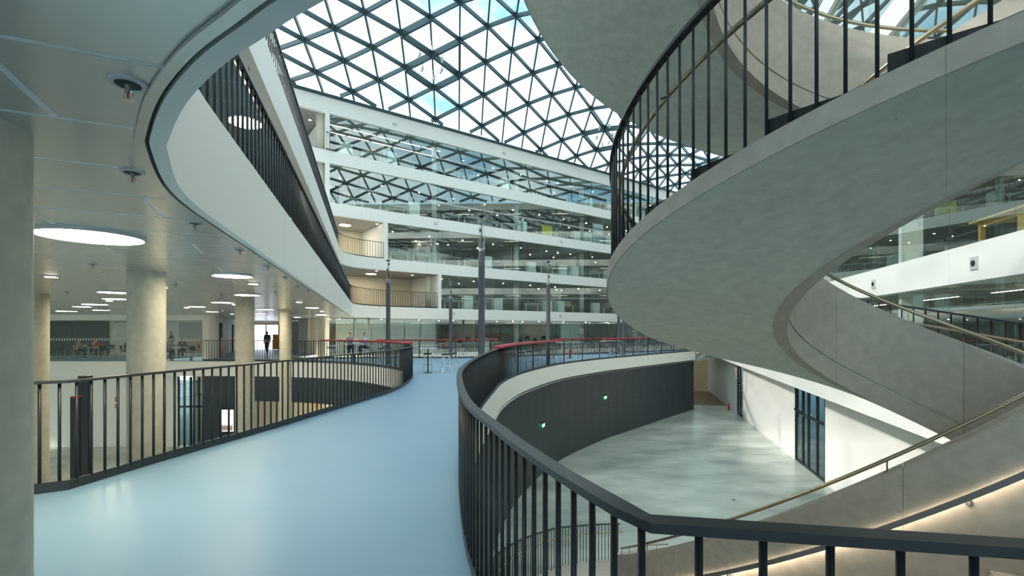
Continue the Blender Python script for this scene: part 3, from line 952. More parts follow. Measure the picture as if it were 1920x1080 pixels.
# ------------------------------------------------------------------ spiral staircase, three flights of fair-faced concrete
def hel(C, r, z, th): return Vector((C[0] + r * math.cos(th), C[1] + r * math.sin(th), z))
def flight(label, C, Ri, Ro, zf, th0, th1, step_deg, top, gro, bot, fas, par_th, rail, led_drop, bar_step, treadmat='black_plastic', drop=None, pmat='concrete_stair', tread_top='grey_metal'):
    t = thing('spiral_stair', label, 'staircase')
    RO = Ro if callable(Ro) else (lambda th: Ro)
    FA = fas if callable(fas) else (lambda th: fas)
    N = max(24, int(math.degrees(th1 - th0) / 2.5))
    ths = [th0 + (th1 - th0) * i / N for i in range(N + 1)]
    def sweep(fn, name, material, parent=t, rng=ths):
        o = MB().strip([fn(th) for th in rng]).put(name, material, parent); smooth_by_angle(o, 30); return o
    zd = (lambda th: zf(th) - drop(th)) if drop else zf
    # inclined slab: outer fascia, soffit, deck
    seam = [th0] + [math.radians(q) for q in range(38, 360, 38) if th0 + 0.1 < math.radians(q) < th1 - 0.1] + [th1]
    for a, b in zip(seam, seam[1:]):
        rr = [a + 0.0002 + (b - a - 0.0004) * i / 16 for i in range(17)]
        sweep(lambda th: [hel(C, Ri + 0.02, zd(th) + bot, th), hel(C, RO(th), zd(th) - FA(th), th), hel(C, RO(th), zd(th) - 0.012, th), hel(C, Ri + 0.02, zd(th) - 0.012, th)], 'stair_slab', 'concrete_soffit', t, rr)
        sweep(lambda th: [hel(C, RO(th) + 0.0005, zd(th) - FA(th) + 0.001, th), hel(C, RO(th) + 0.012, zd(th) - FA(th) + 0.001, th), hel(C, RO(th) + 0.012, zd(th) - 0.01, th), hel(C, RO(th) + 0.0005, zd(th) - 0.01, th)], 'slab_edge', 'concrete_stair', t, rr)
    # inner parapet in segments with fine joints, with the groove near the tread line
    nseg = max(4, round((th1 - th0) * Ri / 1.35)); dth = (th1 - th0) / nseg; g = 0.0016 / Ri
    for k in range(nseg):
        a, b = th0 + k * dth + g, th0 + (k + 1) * dth - g
        rr = [a + (b - a) * i / 8 for i in range(9)]
        sweep(lambda th: [hel(C, Ri, zd(th) + gro + 0.015, th), hel(C, Ri + par_th, zd(th) + gro + 0.015, th), hel(C, Ri + par_th, zf(th) + top, th), hel(C, Ri, zf(th) + top, th)], 'parapet_panel', pmat, t, rr)
        sweep(lambda th: [hel(C, Ri, zd(th) + bot, th), hel(C, Ri + par_th * 0.8, zd(th) + bot, th), hel(C, Ri + par_th * 0.8, zd(th) + gro - 0.015, th), hel(C, Ri, zd(th) + gro - 0.015, th)], 'stringer_panel', pmat, t, rr)
    sweep(lambda th: [hel(C, Ri + 0.03, zd(th) + bot + 0.02, th), hel(C, Ri + par_th * 0.7, zd(th) + bot + 0.02, th), hel(C, Ri + par_th * 0.7, zf(th) + top - 0.03, th), hel(C, Ri + 0.03, zf(th) + top - 0.03, th)], 'groove_backing', 'grey_metal')
    # brass handrail on posts above the parapet
    hr = [hel(C, Ri + par_th * 0.5, zf(th) + top + 0.14, th) for th in ths]
    hrail = MB().tube(hr, 0.021, 8).put('handrail', 'brass', t, True)
    pm = MB().rod((0, 0, -0.005), (0, 0, 0.14), 0.009, 6).lathe([(0.028, 0.0), (0.028, 0.008)], 10).mesh('handrail_post'); pm.materials.append(MATS['brass'])
    q = th0 + 0.1
    while q < th1:
        p = hel(C, Ri + par_th * 0.5, zf(q) + top, q); put('handrail_post', pm, None, hrail, p); q += 1.75 / (Ri + 0.1)
    # dark stair-side handrail with a light strip beneath it and round wall brackets
    zl = top - led_drop
    def prof(r0, r1, a, b): return lambda th: [hel(C, r0, zf(th) + a, th), hel(C, r1, zf(th) + a, th), hel(C, r1, zf(th) + b, th), hel(C, r0, zf(th) + b, th)]
    sh = sweep(prof(Ri + par_th + 0.045, Ri + par_th + 0.085, zl - 0.018, zl + 0.018), 'wall_handrail', 'grey_metal')
    sweep(prof(Ri + par_th + 0.046, Ri + par_th + 0.064, zl - 0.026, zl - 0.0195), 'light_strip', 'led_strip', sh)
    sweep(prof(Ri + par_th + 0.073, Ri + par_th + 0.085, zl - 0.042, zl - 0.0185), 'handrail_lip', 'grey_metal', sh)
    q = th0 + 0.2
    while q < th1:
        b = MB(); c = hel(C, Ri + par_th, zf(q) + zl - 0.09, q); n = Vector((math.cos(q), math.sin(q), 0))
        b.rod(c + n * 0.001, c + n * 0.012, 0.035, 12).rod(c + n * 0.012, c + n * 0.066, 0.009, 6).rod(c + n * 0.066, c + n * 0.066 + Vector((0, 0, 0.06)), 0.009, 6)
        b.put('handrail_bracket', 'grey_metal', t); q += 1.15 / (Ri + par_th)
    # steps
    k = 0; st = math.radians(step_deg)
    while th0 + k * st < th1 - st * 0.5:
        a = th0 + k * st; b = min(a + st, th1)
        ztop = zd(a) + (zd(a + st) - zd(a)) * 0.88
        rr = [a + (b - a) * i / 4 for i in range(5)]
        o = MB().strip([[hel(C, Ri + par_th + 0.004, zd(th) - 0.025, th), hel(C, RO(th) - 0.06, zd(th) - 0.025, th), hel(C, RO(th) - 0.06, ztop, th), hel(C, Ri + par_th + 0.004, ztop, th)] for th in rr]).put('tread', treadmat, t)
        k += 1
    # outer balustrade
    if rail:
        tops = [hel(C, RO(th) - 0.045, zd(th) + rail, th) for th in ths]
        sweep(lambda th: [hel(C, RO(th) - 0.075, zd(th) + rail - 0.03, th), hel(C, RO(th) - 0.015, zd(th) + rail - 0.03, th), hel(C, RO(th) - 0.015, zd(th) + rail, th), hel(C, RO(th) - 0.075, zd(th) + rail, th)], 'top_rail', 'dark_rail')
        sweep(lambda th: [hel(C, RO(th) - 0.06, zd(th) - 0.012, th), hel(C, RO(th) - 0.03, zd(th) - 0.012, th), hel(C, RO(th) - 0.03, zd(th) + 0.012, th), hel(C, RO(th) - 0.06, zd(th) + 0.012, th)], 'base_rail', 'dark_rail')
        n = int((th1 - th0) * RO(th0) / bar_step); m = bar_mesh(rail - 0.035, 0.0105)
        for i in range(n + 1):
            th = th0 + 0.01 + (th1 - th0 - 0.02) * i / n
            put('baluster', m, None, t, hel(C, RO(th) - 0.045, zd(th) + 0.005, th))
        oh = MB().tube([hel(C, RO(th) - 0.13, zd(th) + rail * 0.78, th) for th in ths], 0.02, 8).put('side_handrail', 'brass', t, True)
        q = th0 + 0.15
        while q < th1:
            c = hel(C, RO(q) - 0.055, zd(q) + rail * 0.74, q); e = hel(C, RO(q) - 0.13, zd(q) + rail * 0.77, q)
            MB().rod(c, e, 0.008, 6).put('handrail_bracket', 'dark_metal', oh); q += 1.6 / RO(th0)
    return t
zM = lambda th: 2.5502 + 0.7062 * (th - PI)
flight('middle flight of the concrete spiral stair with its wide smooth underside and dark balustrade', (4.1666, 4.6363), 1.332, 3.1876, zM, math.radians(-13.67), math.radians(264), 10.8,
       0.81, -0.13, -0.374, lambda th: 0.145 + 0.125 * min(1, max(0, (3.2 - th) / 0.9)), 0.17, 1.15, 0.30, 0.14)
zU = lambda th: 6.039 + 0.784 * (th - PI)
flight('upper flight of the concrete spiral stair whose pale underside hangs below the glass roof', (3.677, 3.972), 1.91, 3.806, zU, math.radians(2), math.radians(262), 10.8,
       0.81, -0.13, -0.37, 0.266, 0.17, 1.15, 0.30, 0.16, pmat='concrete_warm')
zL = lambda th: -3.412 + 2.535 * (th - PI) + 0.678 * (th - PI) ** 2
flight('lower flight of the concrete spiral stair rising from the grey lower hall', (7.38, 9.197), 5.026, lambda th: 6.93 + 1.45 * min(1, max(0, (th - 2.2) / 1.6)), zL, math.radians(126.5), math.radians(246.5), 3.2,
       0.95, -0.12, -0.42, 0.25, 0.30, 1.12, 0.52, 0.13, 'concrete_stair', pmat='concrete_stair', drop=lambda th: 0.58 * min(1, max(0, (th - 2.6) / 1.3)))
# ------------------------------------------------------------------ light masts on the ring
def mast(x, y, h, label):
    t = thing('light_mast', label, 'light mast', (x, y, 0), 0, 'slender light masts on the blue ring')
    hp = h - 1.3
    MB().lathe([(0.16, 0.0), (0.16, 0.02), (0.11, 0.03), (0.11, hp)], 20).put('pole', 'pole_metal', t, True)
    MB().lathe([(0.105, hp), (0.105, hp + 0.16)], 16).put('collar', 'grey_metal', t, True)
    MB().lathe([(0.105, hp + 0.16), (0.105, h - 0.06)], 16).put('clear_tube', 'clear_tube', t, True)
    MB().rod((0, 0, hp + 0.1), (0, 0, h), 0.018, 6).put('inner_rod', 'black_plastic', t)
    for i in range(3):
        z = hp + 0.42 + i * 0.3
        MB().rod((0.03 * (-1) ** i, 0, z), (0.06 * (-1) ** i, -0.02, z + 0.12), 0.045, 8, 0.03).put('spotlight', 'black_plastic', t)
    MB().lathe([(0.11, h - 0.06), (0.11, h)], 16).put('cap', 'pole_metal', t, True)
for px, Y, h, lab in ((903, 16.3, 5.70, 'dark light mast with clear top, tallest and standing beside the curved railing'),
                      (1028, 25.6, 5.48, 'dark light mast rising just beside the red counter top over the lower hall'),
                      (728, 26.0, 5.60, 'dark light mast beside the two seated men'),
                      (845, 31.2, 5.12, 'dark light mast at the thin railing in front of the far glazing'),
                      (1160, 37.0, 5.3, 'dark light mast half hidden by the stair soffit, farther of the pair'),
                      (1169, 35.2, 5.3, 'dark light mast half hidden by the stair soffit, nearer of the pair')):
    p = at(px, z=0, Y=Y); mast(p.x, Y, h, lab)

# ------------------------------------------------------------------ ceiling fittings of the gallery
def disc_lamp(x, y, z, r, label, group='round ceiling lamps over the gallery'):
    t = thing('ceiling_lamp', label, 'lamp', (x, y, z), 0, group)
    MB().lathe([(r, -0.012), (r, 0.03)], 40).put('diffuser', 'lamp_warm', t)
    rim = [(r * 1.0, -0.018), (r * 1.05, -0.018), (r * 1.05, 0.03), (r * 1.0, 0.03)]
    v = []; f = []; n = 40
    for a, b in rim:
        v += [(a * math.cos(2 * PI * i / n), a * math.sin(2 * PI * i / n), b) for i in range(n)]
    for k in range(4):
        for i in range(n):
            l = (k + 1) % 4; j = (i + 1) % n
            f.append((k * n + i, k * n + j, l * n + j, l * n + i))
    MB().add(v, f).put('rim', 'light_grey', t)
    return t
lamps = [(170.7, 440, 0.415), (435.7, 515.3, 0.29), (213, 546.7, 0.30), (464, 551.7, 0.29), (217, 559, 0.30), (178, 569.7, 0.36), (416, 566, 0.30), (154, 574, 0.28), (125, 582.7, 0.38),
         (190, 580.7, 0.30), (369, 574, 0.28), (398, 583.7, 0.26), (497, 579, 0.34), (585, 576, 0.25), (489, 587, 0.24), (602, 589.5, 0.30), (557, 594.5, 0.22)]
labs = ['largest round ceiling lamp near the close-by concrete column', 'round ceiling lamp above the second concrete column rising through the opening'] + \
       ['round ceiling lamp over the gallery, %s in depth from the largest lamp' % nth(i) for i in range(2, 17)]
for (px, py, r), lb in zip(lamps, labs):
    p = at(px, py, ZC + 0.012); disc_lamp(p.x, p.y, ZC, r, lb)
for i, (x, y) in enumerate(((-18.6, 34.5), (-19.6, 38.5), (-20.6, 42.5), (-16.6, 31.2))):  # lamps added to brighten the dark corridor
    disc_lamp(x, y, ZC + 0.03, 0.26, 'round fill lamp added to the ceiling of the far gallery corridor, %s from the railing' % nth((i + 1) % 4 + 1), 'fill lamps added to the corridor')
for i, (x, y) in enumerate(((-13.5, 31.5), (-10.5, 31.0), (-7.5, 30.0), (-5.0, 29.0), (-11.5, 34.0), (-7.0, 33.0))):  # lamps added under the slab to light the beige interior
    disc_lamp(x, y, -BAND, 0.4, 'round fill lamp added under the slab over the lower level cafe, %s from the grey wall' % nth(i + 1), 'fill lamps added to the lower level')
def downlight(x, y, z, label, r=0.055):
    t = thing('downlight', label, 'lamp', (x, y, z), 0, 'small recessed downlights')
    MB().lathe([(r * 1.35, -0.006), (r * 1.35, 0.03)], 14).put('trim_ring', 'light_grey', t)
    MB().lathe([(r, -0.012), (r, 0.0)], 14).put('lens', 'lamp_office', t)
for i, (px, py) in enumerate([(96, 518.7), (475, 532), (561, 566.7), (205, 564), (440, 571), (604, 584), (435, 589), (305, 539), (350, 577)]):
    p = at(px, py, ZC); downlight(p.x, p.y, ZC, 'small glowing downlight in the metal gallery ceiling, %s by distance' % nth(i + 1), 0.085)
def sprinkler(x, y, z, label):
    t = thing('sprinkler', label, 'sprinkler', (x, y, z), 0, 'sprinkler heads in the metal ceilings')
    MB().lathe([(0.056, -0.004), (0.062, -0.001), (0.062, 0.008)], 24).put('cover_ring', 'light_grey', t)
    MB().lathe([(0.042, -0.0052), (0.042, 0.0)], 20).put('recess', 'shadow_gap', t)
    MB().rod((0, 0, -0.006), (0, 0, -0.035), 0.012, 8, 0.009).put('stem', 'grey_metal', t)
    MB().rod((0, 0, -0.03), (0, 0, -0.055), 0.0035, 6).put('bulb', 'red_paint', t)
    for s in (-1, 1): MB().tube([(0.012 * s, 0, -0.03), (0.019 * s, 0, -0.045), (0.004 * s, 0, -0.062)], 0.003, 5).put('yoke', 'chrome', t)
    MB().lathe([(0.02, -0.066), (0.02, -0.063)], 12).put('deflector', 'chrome', t)
sp = [(240, 155), (248, 322), (365, 418), (450, 468), (174, 495), (502, 498), (535, 520), (330, 533), (126, 547), (558, 536), (415, 553), (578, 545)]
for i, (px, py) in enumerate(sp):
    p = at(px, py, ZC + 0.01); sprinkler(p.x, p.y, ZC + 0.006, 'sprinkler head in the metal gallery ceiling, %s by distance' % nth(i + 1))
def detector(x, y, z, label):
    t = thing('smoke_detector', label, 'smoke detector', (x, y, z), 0, 'smoke detectors on the gallery ceiling')
    MB().lathe([(0.06, -0.012), (0.06, 0.014)], 16).put('base_plate', 'white_plastic', t, True)
    MB().lathe([(0.02, -0.06), (0.045, -0.045), (0.05, -0.012)], 16).put('head', 'white_plastic', t, True)
for i, (px, py) in enumerate([(322, 566), (163, 582), (516, 549), (417, 582)]):
    p = at(px, py, ZC); detector(p.x, p.y, ZC, 'white smoke detector on the gallery ceiling, %s by distance' % nth(i + 1))
# lamps and fittings of the storey one soffit and of the balconies
Z2 = 2 * SH - BAND
for i, (px, py, r) in enumerate([(460, 229, 0.33), (530, 408, 0.33), (433, 296, 0.10)]):
    p = at(px, py, Z2); disc_lamp(p.x, p.y, Z2, r, 'round lamp glowing in the blue-grey soffit behind the dark railing, %s along it' % nth(i + 1), 'round lamps in the upper soffit')
for i, (px, py) in enumerate([(467, 126), (495, 204), (515, 263), (530, 306), (543, 342)]):
    p = at(px, py, Z2); sprinkler(p.x, p.y, Z2 + 0.006, 'sprinkler head in the blue-grey upper soffit, %s along the slab edge' % nth(i + 1))
for i, (px, py, k, r) in enumerate([(647, 422, 2, 0.42), (696, 513.5, 1, 0.40)]):
    z = (k + 1) * SH - BAND
    p = at(px, py, z); disc_lamp(p.x, p.y, z - 0.002, r, 'round lamp in the balcony ceiling of the %s' % STOREY[k], 'round lamps over the balconies')
for i, (px, py, k) in enumerate([(581, 225, 4), (581, 317.5, 3), (707, 420, 2), (690, 445, 2), (706, 508, 1), (773, 516, 1), (690, 525, 1), (767, 530, 1)]):
    z = (k + 1) * SH - (BAND if k < 4 else 1.0) + 0.004
    p = at(px, py, z); downlight(p.x, p.y, z, 'small glowing downlight over the %s balcony, %s of these counted from the top' % (STOREY[k], nth(i + 1)), 0.09)

# ------------------------------------------------------------------ office lamps and added fill lamps, desks, chairs, cabinets behind the far glazing
def strip_lamp(x, y, z, rz, length, label, group):
    t = thing('linear_lamp', label, 'lamp', (x, y, z), rz, group)
    MB().box((0, 0, -0.03), (length, 0.06, 0.06)).put('housing', 'white_plastic', t)
    MB().box((0, 0, -0.064), (length - 0.04, 0.045, 0.008)).put('diffuser', 'lamp_office', t)
def fill_spot(x, y, z, label, group, r=0.055):  # mostly added to light the office interiors, few such dots are real
    t = thing('ceiling_fill_spot', label, 'lamp', (x, y, z), 0, group)
    MB().lathe([(r * 1.2, -0.012), (r * 1.2, 0.02)], 16).put('trim_ring', 'white_plastic', t)
    MB().lathe([(r, -0.018), (r, -0.012)], 16).put('lens', 'lamp_fill', t)
for k in range(5):
    z = (k + 1) * SH - BAND + 0.006
    if k == 4:
        for row, off in enumerate((-2.0, -3.4)):
            for i in range(5):
                p = FP(GL[4] + 1.3 + i * 1.9, off)
                strip_lamp(p.x, p.y, z, FANG, 1.7, 'warm linear lamp behind the topmost glazing, %s row from the glass, %s along' % (('first', 'second')[row], nth(i + 1)), 'linear lamps of the topmost office')
    for row, off in enumerate((-2.9, -5.6)):
        u = GL[k] + (1.6 if k < 4 else 12.5)
        while u < UR - 1.0:
            p = FP(u, off)
            fill_spot(p.x, p.y, z, 'small round fill lamp added for light, %s offices, %s row from the glass, %s along' % (STOREY[k], ('first', 'second')[row], nth(int((u - GL[k]) / 3.3) + 1)), 'small fill lamps added to the far offices')
            u += 3.3
def make_desk():
    t = thing('desk', 'desk', 'desk', group='white office desks behind the far glazing')
    MB().box((0, 0, 0.735), (1.6, 0.8, 0.03)).put('desk_top', 'desk_white', t)
    for s in (-1, 1):
        MB().box((0.7 * s, 0, 0.36), (0.07, 0.09, 0.72)).put('leg', 'desk_white', t)
        MB().box((0.7 * s, 0, 0.015), (0.08, 0.7, 0.03)).put('foot', 'desk_white', t)
    MB().box((0, 0.3, 0.66), (1.3, 0.03, 0.1)).put('crossbar', 'light_grey', t)
    return t
def make_monitor():
    t = thing('monitor', 'monitor', 'monitor', group='monitors on the office desks')
    MB().box((0, 0, 0.33), (0.58, 0.03, 0.35)).put('screen', 'screen_dark', t)
    MB().box((0, 0.04, 0.16), (0.05, 0.03, 0.3)).put('stem', 'light_grey', t)
    MB().box((0, 0.03, 0.007), (0.24, 0.18, 0.014)).put('foot', 'light_grey', t)
    return t
def make_chair():
    t = thing('office_chair', 'chair', 'chair', group='black office chairs behind the far glazing')
    MB().lathe([(0.20, 0.44), (0.25, 0.46), (0.25, 0.50), (0.20, 0.53)], 14).put('seat', 'black_plastic', t, True)
    MB().strip([[(-0.22 * q, 0.22 + b, z), (0.22 * q, 0.22 + b, z), (0.22 * q, 0.26 + b, z), (-0.22 * q, 0.26 + b, z)] for z, b, q in ((0.6, 0, 0.8), (0.75, 0.02, 1), (0.95, 0.05, 1), (1.08, 0.08, 0.7))]).put('backrest', 'black_plastic', t)
    MB().rod((0, 0.2, 0.47), (0, 0.25, 0.65), 0.02).put('back_support', 'black_plastic', t)
    MB().rod((0, 0, 0.1), (0, 0, 0.45), 0.03, 8).put('gas_lift', 'chrome', t)
    for i in range(5):
        a = 2 * PI * i / 5
        l = MB().rod((0, 0, 0.11), (0.3 * math.cos(a), 0.3 * math.sin(a), 0.07), 0.02).put('base_arm', 'black_plastic', t)
        MB().lathe([(0.03, 0.004), (0.03, 0.06)], 8, (0.29 * math.cos(a), 0.29 * math.sin(a), 0)).put('caster', 'black_plastic', l)
    return t
def make_cabinet():
    t = thing('cabinet', 'cabinet', 'cabinet', group='white storage cabinets behind the far glazing')
    MB().box((0, 0.01, 0.56), (0.9, 0.43, 1.10)).put('body', 'desk_white', t)
    for s in (-1, 1):
        d = MB().box((0.225 * s, -0.215, 0.57), (0.435, 0.02, 1.06)).put('door', 'white_plastic', t)
        MB().box((0.05 * s, -0.232, 0.62), (0.012, 0.014, 0.16)).put('handle', 'chrome', d)
    return t
def make_box():
    t = thing('cardboard_box', 'box', 'box', group='cardboard boxes in the offices')
    MB().box((0, 0, 0.19), (0.55, 0.45, 0.37)).put('carton', 'cardboard', t)
    for s in (-1, 1): MB().box((0, 0.115 * s, 0.380), (0.55, 0.225, 0.008)).put('flap', 'cardboard', t)
    return t
protos = {}
def place(kind, maker, loc, rz, label):
    if kind not in protos:
        r = maker(); protos[kind] = r
        r.location = loc; r.rotation_euler = (0, 0, rz); r['label'] = label
        return r
    return copy_tree(protos[kind], loc, rz, label)
for k in range(0, 5):
    i = 0
    u = GL[k] + 1.4
    while u < UR - 2.5:
        off = -0.95 - random.random() * 0.2 - (0.6 if k == 0 else 0)
        for j in range(5):
            if abs(u - fu(835) - j * 8.6) < 1.1: u = fu(835) + j * 8.6 + 1.15
        p = FP(u, off); z = k * SH
        style = (i * 2 + k * 3 + (i // 3)) % 5
        where = 'on the %s, %s bay from the balcony' % (STOREY[k], nth(i + 1))
        if style in (0, 1, 3):
            place('desk', make_desk, (p.x, p.y, z), FANG + (0 if style != 3 else PI), 'white office desk %s' % where)
            place('monitor', make_monitor, (p.x, p.y, z + 0.75), FANG + PI + 0.2, 'monitor on the desk %s' % where)
            q = FP(u - 0.1, off - 0.95)
            place('chair', make_chair, (q.x, q.y, z), FANG + random.uniform(-0.4, 0.4), 'black swivel chair at the desk %s' % where)
        elif style == 2:
            place('cabinet', make_cabinet, (p.x, p.y, z), FANG + PI, 'white two-door cabinet %s' % where)
        else:
            place('desk', make_desk, (p.x, p.y, z), FANG, 'white office desk with a box %s' % where)
            place('box', make_box, (p.x, p.y, z + 0.75), FANG + 0.3, 'cardboard box on the desk %s' % where)
        if (i + k) % 4 == 1:
            q = FP(u + 1.37, -0.75 - (0.5 if k == 0 else 0))
            place('cabinet', make_cabinet, (q.x, q.y, z), FANG + PI, 'white two-door cabinet beside the desk %s' % where)
        u += 2.75 if (i + k) % 4 == 1 else 1.95
        i += 1
def panel_board(px, off, k, w, h, z, m, label, cat, name):
    p = FP(fu(px), off)
    t = thing(name, label, cat, (p.x, p.y, k * SH), FANG)
    MB().box((0, 0, z + h / 2), (w, 0.04, h)).put('panel', m, t)
    for s in (-1, 1): MB().box((s * (w / 2 - 0.06), 0, z / 2 + 0.004), (0.04, 0.2, z + 0.008)).put('foot', 'light_grey', t)
    return t
panel_board(1030, -0.36, 3, 1.2, 0.95, 0.08, 'lime_board', 'yellow-green screen panel behind the glass of the third upper storey', 'screen panel', 'room_divider')
bnr = panel_board(1126, -0.36, 3, 1.5, 2.0, 0.06, 'poster_blue', 'roll-up banner with pale heading behind the glass of the third upper storey', 'banner', 'banner_stand')
MB().box((0, -0.022, 1.85), (1.5, 0.006, 0.42)).put('heading', 'white_plastic', bnr)
MB().box((0.2, -0.022, 1.15), (0.7, 0.006, 0.45)).put('picture', 'poster_pink', bnr)
MB().box((0, -0.022, 0.45), (1.3, 0.006, 0.25)).put('caption', 'light_grey', bnr)
p = FP(fu(1093), -0.2)
pp = thing('poster', 'pink and white notice on the gallery level glass of the far facade', 'poster', (p.x, p.y, 1.75), FANG)
MB().box((0, 0, 0), (0.62, 0.02, 0.55)).put('sheet', 'poster_pink', pp)
for i in range(4): MB().box((-0.02 * i, -0.012, 0.20 - i * 0.12), (0.5 - 0.06 * i, 0.004, 0.05)).put('text_line', 'white_plastic', pp)
# white blinds drawn behind the gallery level glazing
for i in range(8):
    p = FP(GL[0] + 1.2 + 1.32 * i if i < 6 else fu(1066) + 1.32 * (i - 6), -0.42)
    t = thing('roller_blind', 'pale grey-green panel blind behind the gallery level glass, %s along' % nth(i + 1), 'blind', (p.x, p.y, 0), FANG, 'panel blinds of the far gallery rooms')
    MB().box((0, 0, 1.36), (1.26, 0.02, 2.58)).put('fabric', 'light_grey', t)
    MB().box((0, 0, 0.04), (1.26, 0.03, 0.04)).put('bottom_bar', 'white_plastic', t)

# ------------------------------------------------------------------ right wing room: long oak table, stools, boxes
def on_rw(Y, off, z): p = RW(Y, off); return (p.x, p.y, z)
t = thing('table', 'long oak work table behind the right wing glass above the stair parapet', 'table', on_rw(10.2, -1.6, SH), RANG)
MB().box((0, 0, 0.76), (3.4, 1.3, 0.05)).put('table_top', 'oak_table', t)
for x in (-1.5, 0, 1.5):
    for y in (-0.5, 0.5): MB().box((x, y, 0.366), (0.09, 0.09, 0.732)).put('leg', 'oak_table', t)
MB().box((0, 0.5, 0.68), (3.0, 0.05, 0.10)).put('apron', 'oak_table', t)
MB().box((0, -0.5, 0.68), (3.0, 0.05, 0.10)).put('apron', 'oak_table', t)
place('box', make_box, on_rw(9.1, -0.62, SH), RANG + 0.3, 'open cardboard box on the floor below the oak table')
t = thing('side_stool', 'round wooden stool behind the right wing glass near the white post', 'stool', on_rw(14.6, -1.0, SH))
MB().lathe([(0.19, 0.42), (0.19, 0.46)], 16).put('seat', 'oak_table', t)
for a in range(3): MB().rod((0.13 * math.cos(a * 2.1), 0.13 * math.sin(a * 2.1), 0.43), (0.17 * math.cos(a * 2.1), 0.17 * math.sin(a * 2.1), 0.012), 0.014).put('leg', 'chrome', t)
place('chair', make_chair, on_rw(13.0, -1.1, SH), RANG + 1.0, 'black swivel chair behind the right wing glass beside the white post')
t = thing('sofa', 'dark blue sofa behind the right wing glass at the picture edge', 'sofa', on_rw(6.7, -1.0, SH), RANG + PI / 2)
MB().box((0, 0, 0.24), (0.8, 1.5, 0.40)).put('seat', 'navy_seat', t); MB().box((-0.34, 0, 0.6), (0.16, 1.5, 0.5)).put('backrest', 'navy_seat', t)
for s in (-1, 1): MB().box((0, 0.79 * s, 0.35), (0.8, 0.12, 0.62)).put('armrest', 'navy_seat', t)
for x in (-0.3, 0.3):
    for y in (-0.65, 0.65): MB().box((x, y, 0.022), (0.05, 0.05, 0.04)).put('foot', 'chrome', t)
for i, Y in enumerate((9.5, 12.5, 16, 20, 26, 32, 38, 44, 50, 56)):  # lamps added to lighten these rooms, only some at gallery level are real
    for k in (0, 1, 2, 3, 4):
        c = RW(Y, -2.4); strip_lamp(c.x, c.y, (k + 1) * SH - 0.732, RANG, 2.2, 'linear fill lamp added in the right wing, %s, %s from the picture edge' % (STOREY[k], nth(i + 1)), 'linear fill lamps added to the right wing')
for i, (off, z) in enumerate(((-1.6, 2.45), (-2.6, 2.3), (-3.4, 2.5))):
    a, b = RW(4, off), RW(26, off)
    t = thing('ceiling_duct', 'silver service pipe under the right wing gallery ceiling, %s from the glass' % nth(i + 1), 'pipe', (0, 0, 0), 0, 'service pipes of the right wing')
    MB().rod((a.x, a.y, z), (b.x, b.y, z), 0.10 - 0.02 * i, 10).put('pipe', ('chrome', 'shirt_tan', 'light_grey')[i], t, True)
    for Y in (6, 11, 16, 21):
        c = RW(Y, off); MB().rod((c.x, c.y, z + 0.02), (c.x, c.y, SH - 0.735), 0.012).put('hanger', 'dark_metal', t)
for i, Y in enumerate((9.9, 14.3)):
    p = RW(Y, 0.012)
    t = thing('speaker_box', 'small square fitting set into the right wing slab edge, %s from the picture edge' % nth(i + 1), 'fitting', (p.x, p.y, SH - 0.42), RANG, 'small square fittings in the slab edge')
    MB().box((0, 0, 0), (0.24, 0.03, 0.26)).put('frame', 'light_grey', t); MB().lathe([(0.06, 0), (0.06, 0.02)], 12).put('lens', 'black_plastic', t).rotation_euler = (-PI / 2, 0, 0)
    t.children[1].location = (0, 0.012, 0)
for i, (px, k) in enumerate(((740, 5), (945, 5), (817, 3), (1053, 3), (850, 1), (1051, 1))):
    p = FP(fu(px), 0.012); z = k * SH - (0.55 if k == 5 else 0.42)
    t = thing('speaker_box', 'small square fitting on the white band %s, far facade, %s one' % ({5: 'under the roof', 3: 'of the third storey', 1: 'of the first storey'}[k], ('nearer', 'farther')[i % 2]), 'fitting', (p.x, p.y, z), FANG, 'small square fittings in the slab edge')
    MB().box((0, 0, 0), (0.34, 0.03, 0.22)).put('frame', 'light_grey', t); MB().box((0, -0.018, 0), (0.2, 0.01, 0.1)).put('lens', 'cream_wall', t)

# ------------------------------------------------------------------ bar stools and high tables on the ring
def make_stool():
    t = thing('bar_stool', 'stool', 'bar stool', group='dark bar stools on the blue ring')
    MB().lathe([(0.15, 0.74), (0.19, 0.755), (0.19, 0.80), (0.15, 0.82)], 14).put('seat', 'navy_seat', t, True)
    for s in (-1, 1):
        for q in (-1, 1):
            MB().rod((0.12 * s, 0.12 * q, 0.75), (0.19 * s, 0.19 * q, 0.004), 0.013, 6).put('leg', 'chrome', t)
    MB().tube([(0.165 * a, 0.165 * b, 0.28) for a, b in ((-1, -1), (1, -1), (1, 1), (-1, 1))], 0.009, 6, True).put('foot_ring', 'chrome', t)
    return t
n = 0
sp3 = lens_of(third)[-1]
P3 = offset(third, -0.75); s3 = lens_of(P3)
for q in (6.0, 7.4, 9.4, 11.0, 12.3, 13.6, 20.0, 21.2, 22.4, 23.6, 24.8, 26.0, 27.2, 28.4, 29.6, 30.8):
    p = at_len(P3, s3, q); n += 1
    place('stool', make_stool, (p.x, p.y, 0), random.uniform(0, 1.5), 'dark bar stool at the thin railing before the far glazing, %s from the seated men' % nth(n))
PR = offset(path_r, 0.75); sr = lens_of(PR); a0 = s_near(PR, (-1.2, 15.4)) + 1.1
n = 0
for q in list(range(12)) + list(range(15, 24)):
    p = at_len(PR, sr, a0 + q * 1.25); n += 1
    if any((p - m.location.xy).length < 0.5 for m in COL.objects if m.name.startswith('light_mast')): p = at_len(PR, sr, a0 + q * 1.25 + 0.6)
    place('stool', make_stool, (p.x, p.y, 0), random.uniform(0, 1.5), 'dark bar stool along the railing over the lower hall, %s from the tallest mast' % nth(n))
n = 0
